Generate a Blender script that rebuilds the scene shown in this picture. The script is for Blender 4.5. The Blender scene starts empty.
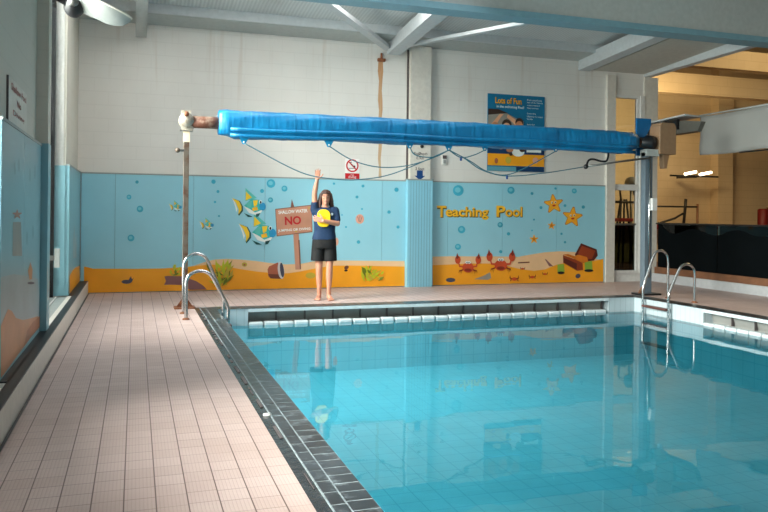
import bpy, bmesh, math, random
from mathutils import Vector, Matrix
random.seed(7)
scene = bpy.context.scene
COL = scene.collection
PI = math.pi

# ------------------------------------------------------------------ camera
CAM_H, FPX = 1.35, 748.08
YAW, PITCH, ROLL, CY = math.radians(18.365), math.radians(0.107), math.radians(0.599), 212.15
_fw = Vector((math.sin(YAW)*math.cos(PITCH), math.cos(YAW)*math.cos(PITCH), math.sin(PITCH)))
_r0 = Vector((math.cos(YAW), -math.sin(YAW), 0)); _u0 = _r0.cross(_fw)
_r = _r0*math.cos(ROLL)+_u0*math.sin(ROLL); _u = _u0*math.cos(ROLL)-_r0*math.sin(ROLL)
def on_plane(px, py, axis, value):
    """point of the real plane axis=value that was measured at this spot of the photo"""
    d = _fw+_r*((px-384)/FPX)-_u*((py-CY)/FPX)
    o = Vector((0, 0, CAM_H)); return o+d*((value-o[axis])/d[axis])
cam_d = bpy.data.cameras.new('camera'); cam = bpy.data.objects.new('camera', cam_d); COL.objects.link(cam)
cam.matrix_world = Matrix(((_r.x, _u.x, -_fw.x, 0), (_r.y, _u.y, -_fw.y, 0), (_r.z, _u.z, -_fw.z, CAM_H), (0, 0, 0, 1)))
cam_d.sensor_width = 36; cam_d.lens = FPX/768*36; cam_d.shift_y = -(256-CY)/768
cam_d.clip_end = 200
scene.camera = cam
vs = scene.view_settings
scene.display_settings.display_device = 'sRGB'
vs.view_transform = 'Standard'; vs.look = 'None'; vs.gamma = 1; vs.use_curve_mapping = False
vs.exposure = 0.57

# ------------------------------------------------------------------ node helpers
def lin(c):
    return tuple(((v/255)/12.92 if v/255 <= .04045 else ((v/255+.055)/1.055)**2.4) for v in c)
class NT:
    def __init__(s, m): s.nt = m.node_tree; s.n = s.nt.nodes; s.l = s.nt.links
    def node(s, t, **k):
        n = s.n.new(t)
        for a, b in k.items(): setattr(n, a, b)
        return n
    def put(s, sock, v):
        if hasattr(v, 'is_output'): s.l.new(v, sock)
        else: sock.default_value = v
    def m(s, op, a, b=0.0, c=0.0):
        n = s.node('ShaderNodeMath', operation=op)
        s.put(n.inputs[0], a); s.put(n.inputs[1], b); s.put(n.inputs[2], c)
        return n.outputs[0]
    def mix(s, f, a, b):
        n = s.node('ShaderNodeMix', data_type='RGBA')
        s.put(n.inputs[0], f)
        for i, v in ((6, a), (7, b)):
            s.put(n.inputs[i], v if hasattr(v, 'is_output') else (*v, 1.0)[:4])
        return n.outputs[2]
    def pos(s):
        g = s.node('ShaderNodeNewGeometry'); x = s.node('ShaderNodeSeparateXYZ'); s.l.new(g.outputs['Position'], x.inputs[0])
        return x.outputs[0], x.outputs[1], x.outputs[2]
    def vec(s, x, y, z=0.0):
        n = s.node('ShaderNodeCombineXYZ')
        for i, v in enumerate((x, y, z)): s.put(n.inputs[i], v)
        return n.outputs[0]
    def noise(s, vec, scale, detail=3.0, rough=.5):
        n = s.node('ShaderNodeTexNoise'); s.l.new(vec, n.inputs['Vector'])
        n.inputs['Scale'].default_value = scale; n.inputs['Detail'].default_value = detail; n.inputs['Roughness'].default_value = rough
        return n.outputs[0]
    def white(s, vec):
        n = s.node('ShaderNodeTexWhiteNoise', noise_dimensions='3D'); s.l.new(vec, n.inputs['Vector']); return n.outputs[0]
    def ramp(s, v, lo, hi):
        n = s.node('ShaderNodeMapRange', clamp=True); s.put(n.inputs[0], v)
        s.put(n.inputs[1], lo); s.put(n.inputs[2], hi); return n.outputs[0]
    def bump(s, h, strength=.3, dist=.01):
        n = s.node('ShaderNodeBump'); s.l.new(h, n.inputs['Height'])
        n.inputs['Strength'].default_value = strength; n.inputs['Distance'].default_value = dist; return n.outputs[0]
def base(name):
    m = bpy.data.materials.new(name); m.use_nodes = True; t = NT(m)
    return m, t, t.n['Principled BSDF']
def mat(name, rgb, rough=.55, metal=0.0, var=.06, scale=14.0, bump=0.0, spec=.5):
    """plain material: one colour with a little uneven wear in it"""
    m, t, b = base(name)
    c = lin(rgb); tc = t.node('ShaderNodeTexCoord')
    n = t.noise(tc.outputs['Object'], scale)
    col = t.mix(t.ramp(n, .3, .7), tuple(v*(1-var) for v in c), tuple(min(1, v*(1+var)) for v in c))
    t.l.new(col, b.inputs['Base Color'])
    b.inputs['Roughness'].default_value = rough; b.inputs['Metallic'].default_value = metal
    b.inputs['Specular IOR Level'].default_value = spec
    if bump: t.l.new(t.bump(n, bump, .01), b.inputs['Normal'])
    return m
def glow(name, rgb, strength):
    m, t, b = base(name)
    b.inputs['Base Color'].default_value = (*lin(rgb), 1); b.inputs['Emission Color'].default_value = (*lin(rgb), 1)
    b.inputs['Emission Strength'].default_value = strength
    return m
def glass(name, tint, ior=1.45, rough=0.0, bumpy=None, gain=1.0):
    m = bpy.data.materials.new(name); m.use_nodes = True; t = NT(m); t.n.remove(t.n['Principled BSDF'])
    tr = t.node('ShaderNodeBsdfTransparent'); tr.inputs[0].default_value = (*tint, 1)
    gl = t.node('ShaderNodeBsdfGlossy'); gl.inputs['Roughness'].default_value = rough
    fr = t.node('ShaderNodeFresnel'); fr.inputs[0].default_value = ior
    mx = t.node('ShaderNodeMixShader'); f = fr.outputs[0]
    if gain != 1.0: f = t.m('MINIMUM', t.m('MULTIPLY', f, gain), 1.0)
    if bumpy:
        x, y, z = t.pos()
        n1 = t.noise(t.vec(t.m('MULTIPLY', x, 1.0), t.m('MULTIPLY', y, 1.6), z), bumpy[0], 2.0)
        bn = t.bump(n1, bumpy[1], bumpy[2])
        t.l.new(bn, gl.inputs['Normal']); t.l.new(bn, fr.inputs['Normal'])
    t.l.new(f, mx.inputs[0]); t.l.new(tr.outputs[0], mx.inputs[1]); t.l.new(gl.outputs[0], mx.inputs[2])
    t.l.new(mx.outputs[0], t.n['Material Output'].inputs[0])
    return m
def edge(t, v, pitch, off, width):
    """1 on the joint lines of a grid along v"""
    f = t.m('FRACT', t.m('DIVIDE', t.m('ADD', v, off), pitch))
    d = t.m('MULTIPLY', t.m('MINIMUM', f, t.m('SUBTRACT', 1.0, f)), pitch)
    return t.m('SUBTRACT', 1.0, t.ramp(d, width*.35, width))

# ------------------------------------------------------------------ materials
def deck_material():
    m, t, b = base('ribbed_deck_tile'); x, y, z = t.pos(); P = .1425
    cx = t.m('FLOOR', t.m('DIVIDE', t.m('ADD', x, .038), P))
    off = t.m('MULTIPLY', t.white(t.vec(cx, 3.3)), .03)
    y2 = t.m('ADD', y, off); cy = t.m('FLOOR', t.m('DIVIDE', y2, P))
    lx = edge(t, x, P, .038, .0042); ly = edge(t, y2, P, 0.0, .0040)
    w = t.white(t.vec(cx, cy, 1.7)); w2 = t.white(t.vec(cx, cy, 9.1))
    ly = t.m('MULTIPLY', ly, t.m('ADD', .34, t.m('MULTIPLY', t.ramp(w2, .5, 1.0), .6)))
    j = t.m('MAXIMUM', lx, ly)
    a = lin((196, 174, 168)); c2 = lin((187, 164, 157))
    col = t.mix(w, a, c2)
    blot = t.noise(t.vec(x, y), 1.3, 4.0)
    col = t.mix(t.m('MULTIPLY', t.ramp(blot, .45, .75), .35), col, lin((158, 132, 120)))
    # fine anti-slip ribs
    rx = edge(t, x, P/8, .038, .004); ry = edge(t, y, P/8, 0.0, .003)
    col = t.mix(t.m('MULTIPLY', t.m('MAXIMUM', rx, t.m('MULTIPLY', ry, .6)), .16), col, lin((120, 96, 86)))
    col = t.mix(j, col, lin((88, 66, 58)))
    t.l.new(col, b.inputs['Base Color'])
    h = t.m('SUBTRACT', 1.0, t.m('MAXIMUM', j, t.m('MULTIPLY', t.m('MAXIMUM', rx, ry), .4)))
    t.l.new(t.bump(h, .35, .004), b.inputs['Normal'])
    b.inputs['Roughness'].default_value = .46; b.inputs['Specular IOR Level'].default_value = .45
    return m
def block_wall(name, rgb, dark, axis=0, bw=.44, bh=.22, joint=.5, stain=True, rough=.6):
    m, t, b = base(name); x, y, z = t.pos(); h = (x, y)[axis]
    row = t.m('FLOOR', t.m('DIVIDE', z, bh)); par = t.m('MODULO', row, 2.0)
    lz = edge(t, z, bh, 0.0, .010); lx = edge(t, t.m('ADD', h, t.m('MULTIPLY', par, bw/2)), bw, 0.0, .009)
    j = t.m('MULTIPLY', t.m('MAXIMUM', lz, t.m('MULTIPLY', lx, .7)), joint)
    n = t.noise(t.vec(h, t.m('MULTIPLY', z, .6)), 1.6, 5.0)
    col = t.mix(t.m('MULTIPLY', t.ramp(n, .4, .75), .45), lin(rgb), lin(dark))
    if stain:
        st = t.noise(t.vec(t.m('MULTIPLY', h, 5.0), t.m('MULTIPLY', z, .25)), 1.5, 3.0)
        col = t.mix(t.m('MULTIPLY', t.m('MULTIPLY', t.ramp(st, .6, .78), t.ramp(z, 2.2, 4.3)), .35), col, lin((176, 148, 118)))
    col = t.mix(j, col, tuple(v*.72 for v in lin(dark)))
    t.l.new(col, b.inputs['Base Color']); b.inputs['Roughness'].default_value = rough
    t.l.new(t.bump(t.m('SUBTRACT', n, j), .25, .006), b.inputs['Normal'])
    return m
def tile_grid(name, rgb, joint_rgb, px, py, pz, rough=.25, jw=.004, jm=.8):
    m, t, b = base(name); x, y, z = t.pos(); j = None
    g = t.node('ShaderNodeNewGeometry'); s = t.node('ShaderNodeSeparateXYZ'); t.l.new(g.outputs['Normal'], s.inputs[0])
    for i, (v, p) in enumerate(((x, px), (y, py), (z, pz))):
        if not p: continue
        e = t.m('MULTIPLY', edge(t, v, p, .013, jw), t.m('SUBTRACT', 1.0, t.ramp(t.m('ABSOLUTE', s.outputs[i]), .6, .9)))
        j = e if j is None else t.m('MAXIMUM', j, e)
    n = t.noise(t.vec(x, y, z), 2.5, 3.0)
    col = t.mix(t.ramp(n, .3, .7), lin(rgb), tuple(v*.9 for v in lin(rgb)))
    col = t.mix(t.m('MULTIPLY', j, jm), col, lin(joint_rgb))
    t.l.new(col, b.inputs['Base Color']); b.inputs['Roughness'].default_value = rough
    return m
def slate_material():
    m, t, b = base('dark_slate_edge_tile'); x, y, z = t.pos()
    n1 = t.noise(t.vec(x, y), 9.0, 6.0, .65); n2 = t.noise(t.vec(x, y, 4.0), 2.2, 4.0)
    col = t.mix(t.ramp(n2, .35, .7), lin((20, 23, 26)), lin((48, 55, 60)))
    col = t.mix(t.m('MULTIPLY', t.ramp(n1, .54, .70), .6), col, lin((138, 150, 156)))
    t.l.new(col, b.inputs['Base Color']); b.inputs['Roughness'].default_value = .28
    t.l.new(t.bump(n1, .2, .004), b.inputs['Normal'])
    return m
def corrugated():
    m, t, b = base('ribbed_roof_deck'); x, y, z = t.pos()
    w = t.node('ShaderNodeMath', operation='SINE'); t.put(w.inputs[0], t.m('MULTIPLY', x, 2*PI/.06)); s = w.outputs[0]
    col = t.mix(t.ramp(s, -.6, .6), lin((192, 198, 198)), lin((206, 212, 211)))
    n = t.noise(t.vec(x, y), 1.2, 4.0); col = t.mix(t.m('MULTIPLY', t.ramp(n, .5, .8), .35), col, lin((132, 132, 126)))
    t.l.new(col, b.inputs['Base Color']); b.inputs['Roughness'].default_value = .55
    t.l.new(t.bump(s, .25, .006), b.inputs['Normal'])
    return m
def cover_material():
    m, t, b = base('blue_pool_cover'); tc = t.node('ShaderNodeTexCoord'); o = tc.outputs['Object']
    mp = t.node('ShaderNodeMapping'); t.l.new(o, mp.inputs[0]); mp.inputs['Rotation'].default_value = (0, .9, 0); mp.inputs['Scale'].default_value = (9, 2, 1.2)
    n = t.noise(mp.outputs[0], 1.6, 4.0); n2 = t.noise(o, 3.0, 3.0)
    col = t.mix(t.ramp(n2, .3, .7), lin((0, 100, 150)), lin((2, 124, 176)))
    t.l.new(col, b.inputs['Base Color']); b.inputs['Roughness'].default_value = .42
    t.l.new(t.bump(n, .6, .03), b.inputs['Normal'])
    return m
def rust_metal(name, rgb, rust, amount, rough=.45, metal=.5, scale=9):
    m, t, b = base(name); tc = t.node('ShaderNodeTexCoord')
    n = t.noise(tc.outputs['Object'], scale, 6.0, .6)
    col = t.mix(t.ramp(n, 1-amount-.12, 1-amount+.12), lin(rgb), lin(rust))
    t.l.new(col, b.inputs['Base Color']); b.inputs['Roughness'].default_value = rough; b.inputs['Metallic'].default_value = metal
    t.l.new(t.bump(n, .2, .004), b.inputs['Normal'])
    return m
M = {}
M['deck'] = deck_material()
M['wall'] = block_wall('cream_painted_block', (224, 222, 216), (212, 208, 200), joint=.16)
M['wall_side'] = block_wall('cream_painted_block_shaded', (206, 203, 192), (194, 190, 178), axis=1, joint=.12)  # same cream block paint, darkened in colour for the dim left wall
M['hall_brick'] = block_wall('buff_brick', (208, 190, 156), (190, 168, 132), bw=.5, bh=.25, joint=.35, stain=False, rough=.8)
M['white'] = mat('white_gloss_paint', (216, 216, 212), .4)
M['cream'] = mat('cream_gloss_paint', (212, 208, 198), .45)
M['steel_paint'] = mat('pale_grey_steel_paint', (186, 192, 194), .5)
M['grey_paint'] = mat('grey_steel_paint', (172, 178, 175), .5)
M['blue_flange'] = mat('pale_blue_steel_paint', (112, 150, 162), .5)
M['roof'] = corrugated()
M['soffit'] = mat('soffit_board', (186, 184, 174), .7)
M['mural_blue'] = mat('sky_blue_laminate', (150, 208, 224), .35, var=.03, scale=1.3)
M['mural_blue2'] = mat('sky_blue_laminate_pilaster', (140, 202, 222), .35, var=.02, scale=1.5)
M['mural_side'] = mat('sky_blue_laminate_shaded', (128, 178, 190), .35, var=.05, scale=1.3)  # same mural blue, with the left wall's shade put into the colour
M['joint'] = mat('panel_joint', (104, 150, 166), .6)
M['trimgrey'] = mat('grey_capping', (150, 158, 156), .5)
M['slate'] = slate_material()
M['grout'] = mat('pale_lime_grout', (136, 146, 150), .6, var=.35, scale=30)
M['channel'] = mat('wet_dark_channel', (30, 34, 36), .2, var=.4, scale=20, bump=.5)
M['white_tile'] = tile_grid('white_pool_tile', (188, 200, 204), (140, 152, 156), .105, .105, 0, .18)
M['edge_tile'] = mat('white_edge_tile', (204, 212, 214), .2)
M['gutter'] = mat('grey_gutter_glaze', (142, 142, 138), .35, var=.1, scale=4)
M['dark'] = mat('near_black_paint', (22, 24, 27), .4)
M['basin'] = tile_grid('turquoise_pool_tile', (206, 244, 250), (110, 186, 204), .2, .2, .2, .3, .006, .5)
M['water'] = glass('pool_water', (.44, .91, .985), 1.33, 0.0, (1.5, .06, .03))
M['glass'] = glass('window_glass', (.93, .96, .95), 1.45)
M['glass_dim'] = glass('balustrade_glass', (.55, .58, .50), 1.45)
M['film'] = mat('black_wave_film', (6, 10, 12), .85, var=.25, scale=2, spec=.05)
M['dark_glass'] = glass('smoked_glass', (.20, .24, .18), 1.5)
M['timber'] = mat('brown_timber', (112, 74, 50), .5, var=.2, scale=6)
M['tread'] = mat('dark_red_brown_tread', (88, 52, 44), .5)
M['chrome'] = mat('polished_steel', (196, 198, 198), .2, 1.0, .03)
M['steel'] = mat('dull_steel', (150, 150, 146), .35, .9, .1)
M['rust_post'] = rust_metal('weathered_galvanised', (112, 104, 94), (92, 56, 34), .42)
M['rust_pipe'] = rust_metal('rusty_pipe', (146, 128, 112), (92, 54, 38), .55, .55, .3, 12)
M['rust'] = rust_metal('rusted_plate', (150, 96, 62), (108, 62, 40), .5, .7, .2)
M['cast'] = rust_metal('worn_cream_casting', (172, 166, 152), (120, 96, 76), .4, .5, .1, 22)
M['postcream'] = mat('cream_post_paint', (220, 200, 172), .5, var=.08)
M['bluegrey'] = mat('blue_grey_post_paint', (98, 112, 122), .4)
M['cover'] = cover_material()
M['tab'] = mat('blue_tab_plastic', (0, 140, 190), .4)
M['cord'] = mat('teal_cord', (52, 108, 124), .6)
M['brownbox'] = mat('tan_gear_cover', (142, 112, 84), .5)
M['panelblue'] = mat('deep_blue_panel', (0, 96, 150), .4)
M['white_sheet'] = mat('grey_white_tarpaulin', (140, 140, 136), .55, var=.04, scale=2)
M['boxgrey'] = mat('dark_grey_box', (92, 92, 86), .5)
M['darkred'] = mat('dark_red_paint', (112, 18, 18), .5)
M['sillgrey'] = mat('grey_white_sill_paint', (172, 174, 176), .5)
M['red'] = mat('sign_red', (190, 24, 34), .4)
M['black'] = mat('sign_black', (24, 24, 26), .4)
M['signwhite'] = mat('sign_white', (236, 236, 232), .35)
M['navy'] = mat('navy_print', (20, 66, 124), .4)
M['oldtext'] = mat('faded_red_print', (176, 110, 104), .6)
M['greytext'] = mat('grey_print', (84, 76, 76), .5)
# ink colours of the murals and poster
def ink(n, c, v=.05): M[n] = mat('ink_'+n, c, .38, var=v, scale=3)
ink('orange', (244, 164, 30)); ink('tan', (236, 196, 150)); ink('bubble', (58, 168, 196), .2); ink('bubble2', (112, 196, 214))
ink('yellow', (246, 206, 50)); ink('teal', (60, 186, 178)); ink('sea', (96, 196, 186)); ink('dkgreen', (20, 84, 84)); ink('foamw', (232, 240, 236))
ink('seablue', (44, 150, 200)); ink('inkblack', (22, 22, 26)); ink('board', (196, 142, 116), .1); ink('boarddk', (128, 86, 70)); ink('nored', (190, 28, 34))
ink('brown', (170, 96, 70), .15); ink('browndk', (112, 62, 46)); ink('silver', (206, 204, 204)); ink('weed', (196, 200, 40), .2); ink('weeddk', (112, 124, 24))
ink('crab', (206, 78, 40), .12); ink('crabdk', (136, 44, 24)); ink('star', (248, 174, 40)); ink('stardk', (200, 120, 30)); ink('chest', (150, 62, 30), .2); ink('chestdk', (92, 36, 28))
ink('gold', (206, 116, 30), .3); ink('purple', (140, 96, 96)); ink('slateblue', (70, 72, 90)); ink('peach', (226, 168, 146)); ink('olive', (196, 170, 60)); ink('letter', (250, 190, 40)); ink('letterdk', (88, 70, 40))
ink('posterblue', (0, 110, 150)); ink('posternavy', (12, 56, 98)); ink('skin1', (226, 168, 130)); ink('skin2', (190, 128, 92)); ink('hairdk', (60, 42, 34)); ink('rockgrey', (150, 146, 136), .15)
ink('sandbrown', (190, 132, 88), .15); ink('sandbrown2', (164, 98, 52), .2); ink('greyblue', (154, 176, 180), .1); ink('posterlight', (96, 160, 176)); ink('ripple', (104, 158, 170)); ink('limegreen', (140, 176, 60))

# ------------------------------------------------------------------ mesh helpers
class MB:
    def __init__(s): s.v = []; s.f = []; s.mi = []; s.mats = []; s.sm = []
    def k(s, m):
        if m not in s.mats: s.mats.append(m)
        return s.mats.index(m)
    def add(s, verts, faces, m, smooth=False):
        o = len(s.v); s.v += [tuple(v) for v in verts]; i = s.k(m)
        for f in faces: s.f.append([a+o for a in f]); s.mi.append(i); s.sm.append(smooth)
        return s
    def box(s, a, b, m):
        x0, y0, z0 = (min(a[i], b[i]) for i in range(3)); x1, y1, z1 = (max(a[i], b[i]) for i in range(3))
        v = [(x0, y0, z0), (x1, y0, z0), (x1, y1, z0), (x0, y1, z0), (x0, y0, z1), (x1, y0, z1), (x1, y1, z1), (x0, y1, z1)]
        return s.add(v, [(3, 2, 1, 0), (4, 5, 6, 7), (0, 1, 5, 4), (1, 2, 6, 5), (2, 3, 7, 6), (3, 0, 4, 7)], m)
    def prism(s, pts, d, m):
        """closed outline pts (3d, planar) swept along vector d"""
        n = len(pts); d = Vector(d); a = [Vector(p) for p in pts]; b = [p+d for p in a]
        return s.add(a+b, [list(range(n))[::-1], list(range(n, 2*n))]+[(i, (i+1) % n, n+(i+1) % n, n+i) for i in range(n)], m)
    def loft(s, rings, m, smooth=True, cap=True):
        n = len(rings[0]); v = [p for r in rings for p in r]; f = []
        for k in range(len(rings)-1):
            for i in range(n): f.append((k*n+i, k*n+(i+1) % n, (k+1)*n+(i+1) % n, (k+1)*n+i))
        if cap: f += [list(range(n))[::-1], list(range((len(rings)-1)*n, len(rings)*n))]
        return s.add(v, f, m, smooth)
    def tube(s, path, r, m, n=12, smooth=True):
        path = [Vector(p) for p in path]; rings = []; rr = r if isinstance(r, (list, tuple)) else [r]*len(path)
        t0 = (path[1]-path[0]).normalized(); ref = Vector((0, 0, 1)) if abs(t0.z) < .9 else Vector((0, 1, 0))
        a = t0.cross(ref).normalized()
        for i, p in enumerate(path):
            t = (path[min(i+1, len(path)-1)]-path[max(i-1, 0)]).normalized()
            a = (a-t*a.dot(t)).normalized(); b = t.cross(a)
            rings.append([p+(a*math.cos(2*PI*k/n)+b*math.sin(2*PI*k/n))*rr[i] for k in range(n)])
        return s.loft(rings, m, smooth)
    def ball(s, c, r, m, nu=14, nv=9):
        r = r if isinstance(r, (list, tuple)) else (r, r, r); rings = []
        for j in range(nv+1):
            t = -PI/2+PI*(j+.02)/(nv+.04)
            rings.append([(c[0]+r[0]*math.cos(t)*math.cos(2*PI*i/nu), c[1]+r[1]*math.cos(t)*math.sin(2*PI*i/nu), c[2]+r[2]*math.sin(t)) for i in range(nu)])
        return s.loft(rings, m)
    def mesh(s, name):
        me = bpy.data.meshes.new(name); me.from_pydata(s.v, [], s.f); me.update()
        for m in s.mats: me.materials.append(m if not isinstance(m, str) else M[m])
        me.polygons.foreach_set('material_index', s.mi); me.polygons.foreach_set('use_smooth', s.sm)
        bm = bmesh.new(); bm.from_mesh(me); bmesh.ops.recalc_face_normals(bm, faces=bm.faces[:]); bm.to_mesh(me); bm.free()
        return me
    def build(s, name, parent=None, label=None, bevel=0.0, loc=None):
        o = bpy.data.objects.new(name, s.mesh(name)); COL.objects.link(o)
        if parent:
            o.parent = parent; o.matrix_parent_inverse = Matrix.Translation(-parent.location) if parent.type == 'EMPTY' else Matrix.Identity(4)
        if label: o['label'] = label
        if bevel:
            b = o.modifiers.new('bevel', 'BEVEL'); b.width = bevel; b.segments = 2; b.limit_method = 'ANGLE'; b.angle_limit = .7
        return o
def tag(o, label, cat, kind=None, group=None):
    o['label'] = label; o['category'] = cat
    if kind: o['kind'] = kind
    if group: o['group'] = group
    return o
def empty(name, loc, label, cat, group=None, kind=None):
    o = bpy.data.objects.new(name, None); COL.objects.link(o); o.location = loc; o.empty_display_size = .1
    return tag(o, label, cat, kind, group)
def arc(cx, cy, rx, ry, a0, a1, n): return [(cx+rx*math.cos(a0+(a1-a0)*i/n), cy+ry*math.sin(a0+(a1-a0)*i/n)) for i in range(n+1)]
def spline(pts, n=8):
    out = []; P = [Vector(p) for p in pts]
    for i in range(len(P)-1):
        p0, p1, p2, p3 = P[max(i-1, 0)], P[i], P[i+1], P[min(i+2, len(P)-1)]
        for k in range(n):
            t = k/n
            out.append(.5*((2*p1)+(p2-p0)*t+(2*p0-5*p1+4*p2-p3)*t*t+(3*p1-p0-3*p2+p3)*t**3))
    return out+[P[-1]]

# lettering as flat geometry; plane 'back' reads along +X facing -Y, 'left' reads along +Y facing +X
def letters(mb, text, c, width, m, plane='back', tilt=0.0, bold=.0, height=None, lift=0.0, shear=0.0):
    cu = bpy.data.curves.new('lettering', 'FONT'); cu.body = text; cu.size = 1; cu.offset = bold; cu.resolution_u = 3; cu.shear = shear
    o = bpy.data.objects.new('lettering', cu); COL.objects.link(o)
    dg = bpy.context.evaluated_depsgraph_get(); dg.update(); me = bpy.data.meshes.new_from_object(o.evaluated_get(dg))
    xs = [v.co.x for v in me.vertices]; ys = [v.co.y for v in me.vertices]
    x0, x1, y0, y1 = min(xs), max(xs), min(ys), max(ys); s = width/(x1-x0); sy = s if height is None else height/(y1-y0)
    vv = []
    for v in me.vertices:
        a = (v.co.x-(x0+x1)/2)*s; b = (v.co.y-(y0+y1)/2)*sy
        a, b = a*math.cos(tilt)-b*math.sin(tilt), a*math.sin(tilt)+b*math.cos(tilt)
        vv.append((c[0]+a, c[1]-lift, c[2]+b) if plane == 'back' else (c[0]+lift, c[1]+a, c[2]+b))
    mb.add(vv, [list(p.vertices) for p in me.polygons], m)
    bpy.data.objects.remove(o); bpy.data.meshes.remove(me); bpy.data.curves.remove(cu)

# ------------------------------------------------------------------ the room
YB = 13.07           # back wall
XL, XLU = -.85, -.90  # left wall: mural face, upper wall face
XR = 10.23           # right sill
PX0, PX1, PY0, PY1 = 1.07, 7.93, .4, 10.55   # pool opening
WATER = -.24
MH = 1.95            # mural height

f = MB()
for a, b in (((-.74, -3, -.3), (.79, YB+.2, 0)), ((.79, PY1+.28, -.3), (XR, YB+.2, 0)), ((PX1+.26, -3, -.3), (XR, PY1+.28, 0)), ((.79, -3, -.3), (PX1+.26, PY0-.2, 0))):
    f.box(a, b, 'deck')
tag(f.build('floor'), 'pinkish beige ribbed tile deck around the pool', 'floor', 'structure')

w = MB(); w.box((-1.2, YB, -.3), (9.08, YB+.3, 5.4), 'wall'); w.box((9.08, YB, 3.84), (10.2, YB+.3, 5.4), 'wall')
w.box((9.08, YB, -.3), (10.3, YB+.25, .17), 'white')
tag(w.build('wall_back'), 'back wall of cream painted blockwork above the mural', 'wall', 'structure')

# left wall: piers and parapets around two tall openings
w = MB()
WIN = ((7.95, 10.92), (2.2, 5.52))      # opening spans along Y
piers = ((10.92, YB+.1), (5.52, 7.95), (-3, 2.2))
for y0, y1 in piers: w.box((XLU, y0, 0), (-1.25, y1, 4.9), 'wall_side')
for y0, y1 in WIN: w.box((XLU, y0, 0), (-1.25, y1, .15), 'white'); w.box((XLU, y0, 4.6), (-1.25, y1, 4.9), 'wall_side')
tag(w.build('wall_left'), 'cream upper left wall beside the tall narrow window', 'wall', 'structure')
for i, (y0, y1) in enumerate(WIN):
    t = empty('window_%d' % (i+1), (-1.05, y0, .15), ('tall dark framed window slit beside the back left corner', 'tall window at the left edge near the sign, with pale sill')[i], 'window', kind='structure')
    g = MB(); g.box((-1.16, y0, .18), (-1.15, y1, 4.6), 'glass'); g.build('pane', t)
    g = MB()
    for yy, xx in ((y0, -1.10), ((y0+y1)/2-.03, -1.10), (y1-.07, -1.035)): g.box((-1.20, yy, .15), (xx, yy+.055, 4.6), 'dark')
    for zz in (.15, 2.3, 4.54): g.box((-1.20, y0, zz), (-1.10, y1, zz+.06), 'dark')
    g.build('window_frame', t)
    g = MB(); g.box((-1.2, y0, .15), (-.80, y1, .185), 'trimgrey'); g.box((-.80, y0, .15), (-.785, y1, .19), 'white'); g.box((-1.0, y0, .185), (-.985, y1, .195), 'white')
    g.build('sill', t, 'grey sill with bright edge strips')
    if i == 0:
        hq = on_plane(57.2, 258, 1, 10.45); g = MB(); g.box((-1.13, hq.y-.03, hq.z-.03), (hq.x, hq.y+.03, hq.z+.03), 'steel'); g.box((hq.x-.03, hq.y-.05, hq.z-.12), (hq.x+.03, hq.y+.02, hq.z+.12), 'grey_paint'); g.build('handle', t)
        g = MB(); g.box((-1.037, y1-.012, .19), (XLU-.03, y1+.0, 4.6), 'white'); g.build('reveal', t, 'white painted reveal')
w = MB(); w.box((3.2, -3.2, -.3), (10.6, -3, 5.4), 'wall'); tag(w.build('wall_front'), 'cream wall at the near end of the pool room', 'wall', 'structure')
# curb under the left wall
c = MB(); c.box((-.72, -3, 0), (-.86, YB, .195), 'cream'); tag(c.build('trim_1'), 'low cream curb along the foot of the left wall', 'curb', 'structure')
c = MB(); c.box((-.725, -3, .195), (-.80, YB-.02, .205), 'dark')
for y0, y1 in piers: c.box((-.79, max(y0, -3), .195), (XL, min(y1, YB-.02), .205), 'dark')
tag(c.build('trim_2'), 'black ledge strip on top of the low cream curb', 'ledge', 'structure')
c = MB(); c.box((-.715, -3, 0), (-.700, YB, .008), 'black'); tag(c.build('trim_3'), 'dark joint where curb meets deck', 'joint', 'structure')

# ceiling and roof steel
SL = -.09
def zc(y, z0=4.66): return z0+(12.45-y)*.09
cg = MB(); cg.prism([(-1.25, YB+.3, zc(YB+.3)), (-1.25, 2, zc(2)), (-1.25, 2, zc(2)+.15), (-1.25, YB+.3, zc(YB+.3)+.15)], (11.6, 0, 0), 'roof')
tag(cg.build('ceiling'), 'grey ribbed metal roof deck above the pool hall', 'ceiling', 'structure')
b = MB(); b.prism([(-1.0, YB, 4.46), (-1.0, 12.55, 4.50), (-1.0, 12.5, 4.52), (-1.0, 12.48, 4.70), (-1.0, YB, 4.70)], (10.0, 0, 0), 'grey_paint')
b.box((-1.0, 12.46, 4.51), (9.0, 12.5, 4.69), 'steel_paint')
tag(b.build('eaves_beam'), 'long grey boxed beam along the top of the back wall', 'beam', 'structure')
b = MB(); b.box((-1.25, 9.66, 4.29), (10.5, 9.86, 5.3), 'grey_paint'); b.box((-1.25, 9.60, 4.2), (10.5, 9.92, 4.29), 'blue_flange')
tag(b.build('cross_beam'), 'deep grey cross beam with pale blue lower flange near the top', 'beam', 'structure')
def rafter(name, label, x0, x1, z0, h, y_far, y_near, slope, m='steel_paint', x1n=None):
    r = MB(); xn = x1 if x1n is None else x1n
    a = [(x0, y_far, z0), (x1, y_far, z0), (x1, y_far, z0+h), (x0, y_far, z0+h)]; d = (y_far-y_near)*slope
    bq = [(x0, y_near, z0+d), (xn, y_near, z0+d), (xn, y_near, z0+d+h), (x0, y_near, z0+d+h)]
    r.loft([a, bq], m, False); return tag(r.build(name), label, 'rafter', 'structure')
rafter('roof_rafter', 'grey rafter end at the top left above the corner', -.03, .14, 4.2, .4, 12.9, 8, .09, 'grey_paint')
rafter('roof_rafter', 'thick pale rafter rising from the central pilaster', 4.34, 4.60, 4.27, .22, 13.0, 9.9, .085)
rafter('roof_rafter', 'thick pale rafter rising right of the poster', 8.42, 8.68, 4.27, .26, 13.05, 9.9, .065)
rafter('roof_rafter', 'slim pale edge rafter above the white corner post', 10.0, 10.16, 4.24, .18, 13.06, 6.0, .02)
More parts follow.
